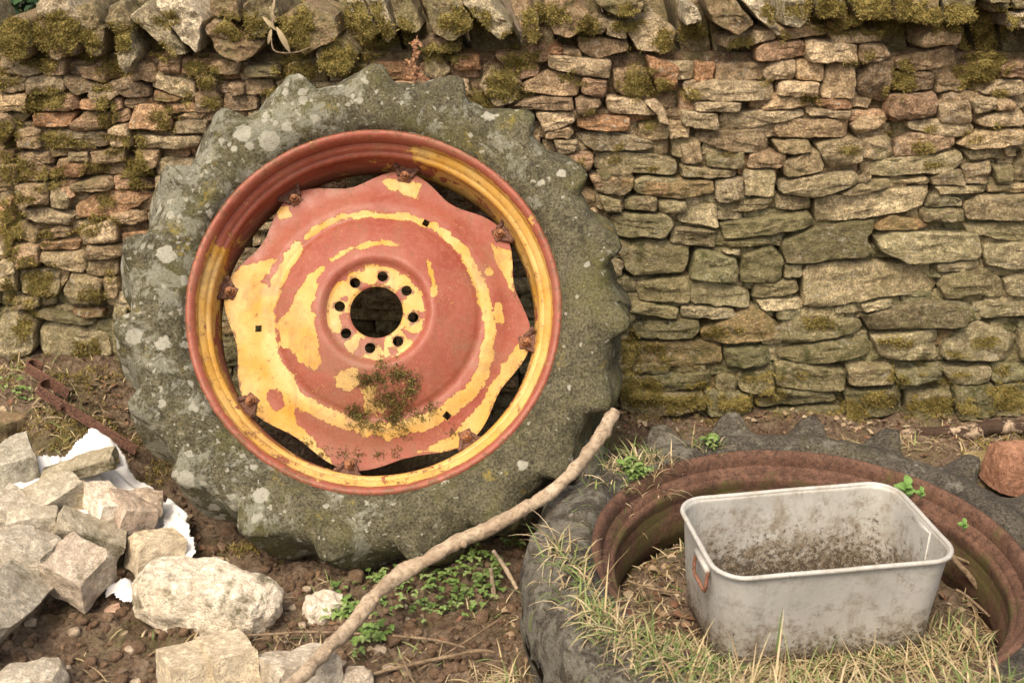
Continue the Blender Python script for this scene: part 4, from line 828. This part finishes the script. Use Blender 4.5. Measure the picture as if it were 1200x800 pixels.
# ------------------------------------------------------------------ moss cushions laid over the stones
MP = [(20,35,38,22,.03),(70,35,30,24,.03),(150,42,22,18,.02),(285,28,30,18,.025),(345,35,28,30,.03),(405,70,32,26,.03),(130,82,18,10,.01),(230,78,15,14,.015),(60,115,24,15,.02),(125,128,14,16,.015),(65,165,26,12,.012),(160,203,20,26,.02),(12,270,16,36,.02),(60,208,20,14,.015),(345,82,26,18,.022),(245,92,14,14,.015),(520,62,32,14,.022),(590,98,24,22,.022),(545,22,30,16,.03),(640,18,28,14,.025),(690,32,16,16,.02),(735,20,22,18,.03),(745,98,22,20,.018),(780,50,16,14,.015),(815,42,20,12,.02),(868,52,14,10,.015),(1010,15,85,20,.05),(1050,35,24,14,.03),(1160,48,30,42,.05),(1140,92,18,16,.03),(1060,92,14,22,.025),(905,12,20,14,.02),(770,102,18,12,.015),(425,25,30,25,.03),(470,40,18,20,.02),(100,60,20,16,.02),(200,20,16,12,.01),(750,458,30,18,.03),(800,470,35,12,.03),(865,470,25,12,.02),(1000,482,20,12,.02),(1100,475,45,12,.02),(1180,465,25,18,.02),(905,462,18,10,.015),(740,420,12,34,.02),(1030,468,22,10,.015),(1050,440,14,10,.012),(770,410,14,10,.008),(50,430,22,14,.015),(25,430,16,16,.02),(95,430,18,10,.02),(130,462,26,16,.03),(30,385,14,12,.012),(110,345,18,8,.01),(45,330,20,15,.015),(160,165,18,10,.012),(250,120,12,8,.01),(610,70,22,16,.02),(960,380,22,8,.01),(820,455,16,8,.02),(320,110,14,9,.012),(195,150,12,8,.01),(10,160,14,20,.015),(560,120,18,14,.015),(665,90,12,9,.01),(1120,20,30,18,.03),(70,455,26,12,.02),(20,200,20,14,.012)]
mbm = MB(); mbb = MB(); rm = random.Random(21)
MP += [(965, 8, 26, 16, .03), (1000, 28, 34, 14, .035), (1045, 12, 34, 22, .04), (1090, 22, 26, 16, .03), (1160, 70, 22, 30, .045), (1150, 30, 20, 20, .04), (100, 45, 26, 12, .02), (40, 60, 26, 14, .02), (190, 60, 20, 12, .015), (440, 50, 22, 20, .03), (610, 40, 22, 12, .02)]
for _ in range(46): MP.append((rm.uniform(-5, 250), rm.uniform(60, 420), rm.uniform(7, 18), rm.uniform(5, 13), .007))
for _ in range(34): MP.append((rm.uniform(560, 1210), rm.uniform(30, 200), rm.uniform(6, 16), rm.uniform(4, 9), .006))
for _ in range(22): MP.append((rm.uniform(740, 1210), rm.uniform(380, 480), rm.uniform(8, 18), rm.uniform(4, 8), .006))
def blades_at(b, P, N_, n_, ln, wd, rnd, cols, spread=.6):
    for _ in range(n_):
        d = (N_ + Vector((rnd.uniform(-1, 1), rnd.uniform(-1, 1), rnd.uniform(-1, 1))) * spread).normalized(); s_ = d.cross(Vector((rnd.uniform(-1, 1), rnd.uniform(-1, 1), rnd.uniform(-1, 1)))).normalized() * wd
        q = P + Vector((rnd.uniform(-1, 1), rnd.uniform(-1, 1), rnd.uniform(-1, 1))) * ln * .5; l = ln * rnd.uniform(.5, 1.3); dr_ = Vector((0, 0, -.35 * l * rnd.random()))
        b.add([q - s_, q + s_, q + d * l * .6 + s_ * .8, q + d * l + dr_], [(0, 1, 2, 3)], rnd.choice(cols))
MC = [(.8, .8, .5), (1.1, 1.05, .65), (.5, .55, .3), (1.5, 1.3, .85), (.9, .75, .5), (1.7, 1.35, .95), (.6, .5, .35)]
for mi, (px, py, rx, ry, th) in enumerate(MP):
    o0 = Vector((0, 0, CAM_H)); gx, gy = int(rx / 2.0), int(ry / 2.0); grid = {}
    for j in range(-gy, gy + 1):
        for i in range(-gx, gx + 1):
            e = math.hypot(i / gx, j / gy) + .62 * mn.noise(Vector((i * .24, j * .24, mi * 3.3)))
            if e > 1: continue
            u, v_ = Pw(px + i * 2.0, py + j * 2.0)
            h = T_WALL.ray_cast(Vector((u, 2.9, v_)), Vector((0, 1, 0)))
            if h[0] is None or h[0].y > WY + .35: continue
            k = math.sqrt(max(0, 1 - e)); t = th * .72 * k * (.6 + .6 * mn.noise(Vector((u * 30, v_ * 30, 1)))) - .003
            if not k: continue
            P = h[0] + Vector((0, -1, .25)) * max(0, t); grid[(i, j)] = (len(grid), P)
            nb = 5 if k > .25 else 3
            blades_at(mbb, P, Vector((rm.uniform(-.3, .3), -1, .5)).normalized(), nb, .010, .0013, rm, MC, .9)
    vv = [None] * len(grid)
    for kk, P in grid.values(): vv[kk] = P
    ff = [tuple(grid[q][0] for q in ((i, j), (i + 1, j), (i + 1, j - 1), (i, j - 1))) for (i, j) in grid if all(q in grid for q in ((i + 1, j), (i + 1, j - 1), (i, j - 1)))]
    ff = [f_ for f_ in ff if max((vv[f_[a]] - vv[f_[a - 1]]).length for a in range(4)) < .03]
    mbb.add(vv, ff, (.7, .65, .4))
for (px, py, z, sx, sy, n_) in ((60, 450, .22, .12, .05, 900), (110, 500, .17, .14, .06, 1300), (30, 510, .18, .08, .06, 500), (150, 545, .1, .05, .04, 300), (780, 495, .03, .12, .03, 500), (900, 492, .03, .15, .025, 500), (1050, 492, .03, .15, .025, 500), (1170, 530, .03, .06, .04, 500), (320, 680, 0, .02, .03, 300), (300, 650, 0, .04, .015, 300), (560, 640, .0, .06, .03, 400), (760, 650, .06, .05, .08, 300)):
    c = Pz(px, py, z)
    for _ in range(n_):
        x, y = c.x + rm.gauss(0, sx), c.y + rm.gauss(0, sy)
        if mn.noise(Vector((x * 11, y * 11, 4))) < -.05: continue
        h = drop(x, y, [GB], .6)
        if h and y < WY: blades_at(mbb, h[0] + Vector((0, 0, .002)), Vector((0, -.2, 1)), 4, .011, .0014, rm, MC, .9)
mo = mbb.build('moss', M_MOSS, None); tag(mo, 'shaggy olive green moss growing over the wall stones', 'moss', kind='stuff')

# moss tuft on the wheel disc
b = MB(); rd = random.Random(4); Mw = wheel.matrix_world; Mi = Mw.inverted()
T_DISC = multi_bvh([disc])
def disc_moss(px, py, s_, n_, ln=.010):
    for _ in range(int(n_ * 1.7)):
        h = T_DISC.ray_cast(Vector((0, 0, CAM_H)), ray(px + rd.gauss(0, s_), py + rd.gauss(0, s_)).normalized())
        if h[0]: blades_at(b, Mi @ (h[0] + nvec * .001), Vector((0, -1, 0)), 3, ln, .0013, rd, [(.30, .32, .12), (.5, .5, .2), (.22, .18, .12), (.16, .13, .10), (.8, .7, .3)], .9)
for px, py, s_, n_ in ((428, 445, 5, 60), (444, 445, 5, 60), (466, 438, 6, 90), (480, 458, 5, 60), (455, 465, 7, 90), (462, 490, 6, 90), (422, 490, 7, 90), (415, 482, 5, 40), (440, 500, 5, 40), (470, 475, 6, 60), (446, 428, 4, 25), (484, 445, 5, 40), (490, 486, 5, 30), (505, 478, 5, 25), (470, 505, 5, 25), (442, 470, 6, 30)): disc_moss(px, py, s_, n_)
for px, py in ((400, 530), (380, 530), (420, 533), (445, 532), (465, 530), (530, 505), (360, 520), (300, 480)): disc_moss(px, py, 4, 22, .005)
dm = b.build('dark_moss_tuft', M_MOSS, wheel)
# moss rim where tyre meets rim lip
b = MB()
for i in range(1500):
    a = rd.uniform(0, 2 * math.pi); k = .5 + .5 * math.sin(a * 3 + 1) * math.sin(a * 7)
    if rd.random() > .25 + .6 * k: continue
    r = .505 + abs(rd.gauss(0, .006)); blades_at(b, Vector((r * math.cos(a), -.008 - rd.random() * .006, r * math.sin(a))), Vector((0, -1, 0)), 1, .005, .0012, rd, [(.5, .5, .28), (.35, .33, .2), (.8, .75, .5)], .8)
b.build('moss_fringe', M_MOSS, wheel)

# ------------------------------------------------------------------ grass, weeds, litter
bpy.context.view_layer.update()
T_L = multi_bvh(LOOSE)
def blade(b, P, d, ln, wd, bend, c, seg=4):
    side = d.cross(Vector((0, 0, 1)))
    if side.length < .1: side = Vector((1, 0, 0))
    side.normalize(); v = []; q = Vector(P); dd = Vector(d).normalized()
    for k in range(seg + 1):
        w_ = wd * (1 - (k / seg) ** 1.6) + .0002; v += [q - side * w_, q + side * w_ + Vector((0, 0, w_ * .4))]; q = q + dd * ln / seg; dd = (dd + bend / seg).normalized()
    b.add(v, [(2 * k, 2 * k + 1, 2 * k + 3, 2 * k + 2) for k in range(seg)], c)
STRAW = [(.46, .37, .21), (.55, .46, .29), (.38, .29, .16), (.50, .40, .25), (.30, .22, .12)]; GREEN = [(.15, .21, .06), (.20, .27, .09), (.26, .30, .12), (.11, .16, .045)]
rg_ = random.Random(9); bd = MB(); bgn = MB()
def tuft(px, py, z, sx, sy, n_, dry=.6, ln=.07, trees=(GB, T_TY2, T_RIM2), flat=.5, out=None):
    c = Pz(px, py, z)
    for _ in range(n_):
        x, y = c.x + rg_.gauss(0, sx), c.y + rg_.gauss(0, sy); h = drop(x, y, trees, .60)
        if h is None: continue
        isd = rg_.random() < dry; l = ln * rg_.uniform(.5, 1.5); an = rg_.uniform(0, 2 * math.pi); fl = flat * rg_.uniform(.3, 1.6)
        d = Vector((math.cos(an) * fl, math.sin(an) * fl, 1)).normalized()
        if out: d = (d + Vector(out) * rg_.uniform(.2, 1)).normalized()
        blade(bd if isd else bgn, h[0] - Vector((0, 0, .003)), d, l, rg_.uniform(.0008, .0024), Vector((math.cos(an), math.sin(an), -1.4 if isd else -.7)) * rg_.uniform(.3, 1.5), rg_.choice(STRAW if isd else GREEN))
# along the outside left and front of the lying rim
for a in range(150, 300, 3):
    ca, sa = math.cos(R(a)), math.sin(R(a)); dens = 1 if a < 182 else (20 if a < 205 else 58)
    for _ in range(dens):
        r = .533 + abs(rg_.gauss(0, .034)) + (.012 if a > 200 else .01); x, y = LC.x + ca * r + rg_.gauss(0, .012), LC.y + sa * r; h = drop(x, y, (T_TY2, T_RIM2), .6)
        if h is None or h[0].z < .12: continue
        isd = rg_.random() < (.55 if a < 235 else .72); l = (.055 if a < 240 else .070) * rg_.uniform(.4, 1.5) * (2.1 if rg_.random() < .08 else 1); an = R(a) + math.pi * (rg_.random() < .55) + rg_.gauss(0, .9); fl = rg_.uniform(.2, 1.6)
        blade(bd if isd else bgn, h[0] - Vector((0, 0, .003)), Vector((math.cos(an) * fl, math.sin(an) * fl, 1)).normalized(), l, rg_.uniform(.0008, .0024), Vector((math.cos(an), math.sin(an), -1.5)) * rg_.uniform(.3, 1.4), rg_.choice(STRAW if isd else GREEN))
for px, py, sx, sy, n_, dry in ((745, 550, .05, .03, 160, .6), (725, 572, .03, .02, 40, .5), (830, 528, .03, .012, 45, .5), (770, 540, .04, .015, 60, .8)): tuft(px, py, .27, sx, sy, n_, dry, .055, flat=.9)
# inside the rim, in front of and beside the tub
for px, py, sx, sy, n_, dry in ((840, 792, .06, .03, 260, .75), (900, 790, .07, .03, 320, .7), (960, 788, .07, .03, 320, .7), (1020, 785, .07, .03, 300, .75), (1080, 778, .06, .03, 240, .75), (1130, 770, .05, .05, 180, .8), (1135, 660, .03, .05, 90, .5), (1160, 710, .03, .05, 110, .85), (800, 780, .05, .03, 160, .6)): tuft(px, py, .06, sx, sy, n_, dry, .065, (GB,), .8)
for px, py, n_ in ((740, 690, 60), (770, 640, 40), (760, 720, 70), (1110, 735, 60), (790, 660, 40)): tuft(px, py, .06, .06, .05, n_, .9, .05, (GB,), 2.2)
# open ground
for px, py, sx, sy, n_, dry in ((320, 745, .08, .03, 70, .95), (300, 760, .06, .03, 40, .9), (440, 765, .12, .05, 70, .8), (540, 700, .08, .05, 50, .5), (60, 500, .10, .05, 170, .8), (110, 520, .08, .05, 130, .85), (30, 480, .08, .04, 90, .7), (1130, 520, .15, .05, 200, .95), (1050, 530, .1, .03, 90, .9), (180, 745, .08, .05, 18, .9), (90, 735, .05, .05, 22, .9), (560, 790, .04, .04, 30, .7), (410, 685, .06, .03, 30, .5)): tuft(px, py, .02 if px > 130 else .12, sx, sy, n_, dry, .05, (GB,), 1.8)
# hanging over the left wall of the lying tyre
for px, py, z in ((595, 745, .16), (610, 725, .2), (588, 770, .12), (650, 655, .24), (600, 790, .1)): tuft(px, py, z, .012, .03, 40, .85, .07, (T_TY2, GB), .7, (-.3, -.4, -.6))
tag(bd.build('dry_grass', M_LEAF), 'straw coloured dead grass around the rusty rim and on the ground', 'dry grass', kind='stuff')
tag(bgn.build('green_grass', M_LEAF), 'short green grass blades among the dead grass', 'grass', kind='stuff')
gb = MB()
for (px, py, l, lean) in ((911, 755, .125, 0), (914, 762, .09, .12), (905, 765, .07, -.2)):
    p = Py(px, py, 2.09); blade(gb, p - Vector((0, 0, .02)), Vector((lean, -.05, 1)), l, .0024, Vector((lean, -.1, -.1)), (.20, .30, .11), 6)
tag(gb.build('grass_shoot', M_LEAF), 'tall green grass shoot standing in front of the metal tub', 'grass shoot')
def leaf(b, P, d, N_, ln, wd, c, curl=.25):
    d = Vector(d).normalized(); s_ = d.cross(N_).normalized(); n2 = s_.cross(d); v = []; K_ = 5
    for k in range(K_ + 1):
        t = k / K_; w_ = wd * math.sin(math.pi * min(.97, t * .92 + .06)) ** .8; c_ = P + d * ln * t + n2 * curl * ln * (t * (1 - t) * 1.6 - t * t * .5); v += [c_ - s_ * w_ + n2 * w_ * .35, c_, c_ + s_ * w_ + n2 * w_ * .35]
    f = []
    for k in range(K_): f += [(3 * k, 3 * k + 1, 3 * k + 4, 3 * k + 3), (3 * k + 1, 3 * k + 2, 3 * k + 5, 3 * k + 4)]
    b.add(v, f, c)
# clover-like weeds
bw = MB()
def weeds(px, py, sx, sy, n_, z=.01, s0=.011, trees=(GB,), cols=((.15, .24, .06), (.20, .30, .09), (.11, .18, .045), (.25, .33, .12))):
    c = Pz(px, py, z)
    for _ in range(n_):
        x, y = c.x + rg_.gauss(0, sx), c.y + rg_.gauss(0, sy); h = drop(x, y, trees, .6)
        if h is None: continue
        top = h[0] + Vector((rg_.gauss(0, .006), rg_.gauss(0, .006), rg_.uniform(.008, .032))); vv, ff = tube([h[0], top], .0006, 4, cap=False); bw.add(vv, ff, (.20, .24, .1)); a0_ = rg_.uniform(0, 6); cc = rg_.choice(cols)
        for k in range(rg_.choice((3, 3, 4, 5))):
            a = a0_ + k * 2.1; leaf(bw, top, (math.cos(a), math.sin(a), .1), Vector((rg_.gauss(0, .25), rg_.gauss(0, .25), 1)).normalized(), s0 * rg_.uniform(.6, 1.4), s0 * .42, cc)
for a_ in ((505, 682, .045, .04, 36), (540, 690, .05, .04, 44), (470, 690, .03, .03, 14), (550, 660, .04, .03, 30), (515, 715, .05, .03, 34), (575, 680, .02, .04, 30), (400, 722, .02, .02, 26, .01, .015), (438, 715, .02, .02, 12), (430, 752, .03, .02, 26, .01, .015), (440, 680, .03, .02, 15), (600, 640, .02, .02, 12), (395, 700, .02, .015, 14)): weeds(*a_)
weeds(745, 553, .02, .015, 26, .28, .014, (T_TY2, T_RIM2)); weeds(832, 527, .012, .008, 16, .27, .012, (T_TY2, T_RIM2)); weeds(862, 455, .02, .01, 0)
weeds(20, 470, .03, .03, 14, .2); weeds(1130, 540, .02, .02, 0)
tag(bw.build('weed_patch', M_LEAF), 'low green clover like weeds growing on the soil and tyre', 'weeds', kind='stuff')
for i, (px, py, lb, sc) in enumerate(((1062, 568, 'bright green nettle seedling growing at the back of the rusty rim', .85), (1078, 585, 'tiny green seedling right below the nettle seedling', .42), (1128, 622, 'tiny green seedling on the inner right side of the rusty rim', .4))):
    h = drop(Pz(px, py, .26).x, Pz(px, py, .26).y, (T_RIM2, T_TY2), .6); P = h[0] if h else Pz(px, py, .25)
    sp_ = empty('seedling', P); tag(sp_, lb, 'seedling', 'seedlings on the rusty rim')
    b = MB(); b.add(*tube([(0, 0, -.004), (.002, 0, .03 * sc), (0, 0, .05 * sc)], .0012, 6), (.2, .28, .1)); b.build('stem', M_LEAF, sp_)
    for z, an, l in ((.052, 1.2, .045), (.048, 3.6, .04), (.035, 5.4, .035), (.03, 2.6, .04), (.02, .2, .03), (.05, 5.0, .03)):
        b = MB(); leaf(b, Vector((0, 0, z * sc)), (math.cos(an), math.sin(an), .55), Vector((.1, -.9, .7)).normalized(), l * sc, l * .33 * sc, (.17, .30, .08)); b.build('leaf', M_LEAF, sp_)
# brown leaf litter
bl = MB(); LT = [(.17, .095, .055), (.24, .15, .09), (.10, .06, .038), (.34, .25, .16), (.20, .105, .065), (.14, .10, .07), (.42, .33, .22)]
def litter(px, py, sx, sy, n_, z=0, trees=(GB,), s0=.022, lim=.6):
    c = Pz(px, py, z)
    for _ in range(n_):
        x, y = c.x + rg_.gauss(0, sx), c.y + rg_.gauss(0, sy); h = drop(x, y, trees, lim)
        if h is None: continue
        an = rg_.uniform(0, 6.28); l = s0 * rg_.uniform(.4, 1.3); leaf(bl, h[0] + Vector((0, 0, .003)), (math.cos(an), math.sin(an), rg_.uniform(-.2, .5)), Vector((rg_.gauss(0, .6), rg_.gauss(0, .6), 1)).normalized(), l, l * rg_.uniform(.08, .42), rg_.choice(LT), rg_.uniform(-.3, .5))
for a_ in ((800, 500, .15, .05, 130), (900, 500, .15, .04, 100), (1050, 515, .2, .06, 180), (1160, 525, .12, .08, 160), (740, 505, .06, .06, 70), (60, 500, .2, .06, 120, .15), (130, 500, .05, .08, 70, .1), (240, 645, .05, .03, 40, .03), (215, 620, .04, .04, 40), (150, 760, .2, .1, 40), (760, 690, .08, .08, 110, .06), (1140, 690, .06, .12, 130, .06), (780, 740, .08, .04, 70, .06), (600, 730, .01, .1, 16), (450, 740, .2, .08, 50), (100, 700, .05, .05, 20), (350, 700, .15, .03, 30), (910, 700, .3, .2, 60, .06)): litter(*a_)
tag(bl.build('leaf_litter', M_LEAF), 'brown dead leaves and bark crumbs scattered over the ground', 'leaf litter', kind='stuff')
# pale dead leaves caught on the coping
dl = empty('dead_leaf_spray', Py(322, 40, 3.46)); tag(dl, 'pale withered leaves hanging from the coping above the upright wheel', 'dead leaves')
o0 = Vector(dl.location)
for i, (x0, y0, x1, y1, w_) in enumerate(((316, 8, 322, 26, .008), (308, 20, 324, 36, .010), (318, 34, 314, 52, .009), (324, 32, 340, 62, .014), (322, 0, 316, 20, .007))):
    b = MB(); a_, c_ = Py(x0, y0, 3.46 - .004 * i), Py(x1, y1, 3.45 - .004 * i); leaf(b, a_ - o0, c_ - a_, Vector((.2, -1, .2)), (c_ - a_).length, w_ * .6, (.40, .32, .20), .2); b.build('leaf', M_LEAF, dl)
b = MB(); b.add(*tube([Py(322, -6, 3.5) - o0, Py(319, 20, 3.465) - o0, Py(322, 36, 3.46) - o0], .0018, 6, sub=4), (.4, .3, .2)); b.build('stem', M_LEAF, dl)
# reddish dead flower spray behind the upright wheel
b = MB(); rf = random.Random(3)
for px, py in ((488, 60), (484, 70), (487, 80), (492, 88), (500, 95), (482, 88), (488, 50)):
    for _ in range(16):
        p = Py(px + rf.gauss(0, 3), py + rf.gauss(0, 3), 3.50 + rf.uniform(-.02, .02)); leaf(b, p, (rf.uniform(-1, 1), rf.uniform(-1, .2), rf.uniform(-1, .4)), Vector((rf.uniform(-.5, .5), -1, .3)).normalized(), .012, .004, rf.choice([(.33, .17, .09), (.42, .24, .13), (.25, .12, .07)]))
b.add(*tube([Py(489, 42, 3.54), Py(486, 75, 3.51), (Py(505, 100, 3.52))], .002, 6, sub=4), (.25, .13, .08))
sd_ = b.build('dead_flower_spray', M_LEAF); tag(sd_, 'reddish brown withered flower spray between coping and top of upright wheel', 'dead flowers')
# ------------------------------------------------------------------ shrub behind the wall
sh = empty('shrub', (-1.5, 4.3, .5)); tag(sh, 'dark green leafy shrub growing behind the wall at upper left', 'shrub')
b = MB()
for k in range(7):
    a = k * .9; b.add(*tube([(0, 0, -.1), (.12 * math.cos(a), .1 * math.sin(a), .3), (.35 * math.cos(a), .2 * math.sin(a), .75)], [.02, .014, .006], 8, sub=4, jit=.1))
b.build('stem', M_TWIG, sh); b = MB(); rf = random.Random(8)
for i in range(2600):
    d = Vector((rf.gauss(0, 1), rf.gauss(0, 1), rf.gauss(0, 1))).normalized(); k = rf.random() ** .4; p = Vector((d.x * .62 * k, d.y * .26 * k, .62 + d.z * .42 * k)); p += Vector((.06 * mn.noise(p * 7), 0, .06 * mn.noise(p * 9)))
    leaf(b, p, (d.x + rf.gauss(0, .5), d.y + rf.gauss(0, .5), rf.gauss(0, .5)), Vector((rf.gauss(0, .4), -.6 + rf.gauss(0, .4), 1)).normalized(), rf.uniform(.04, .07), .015, rf.choice([(.03, .07, .025), (.045, .10, .035), (.06, .13, .045), (.025, .05, .02)]))
b.build('foliage', M_LEAF, sh)
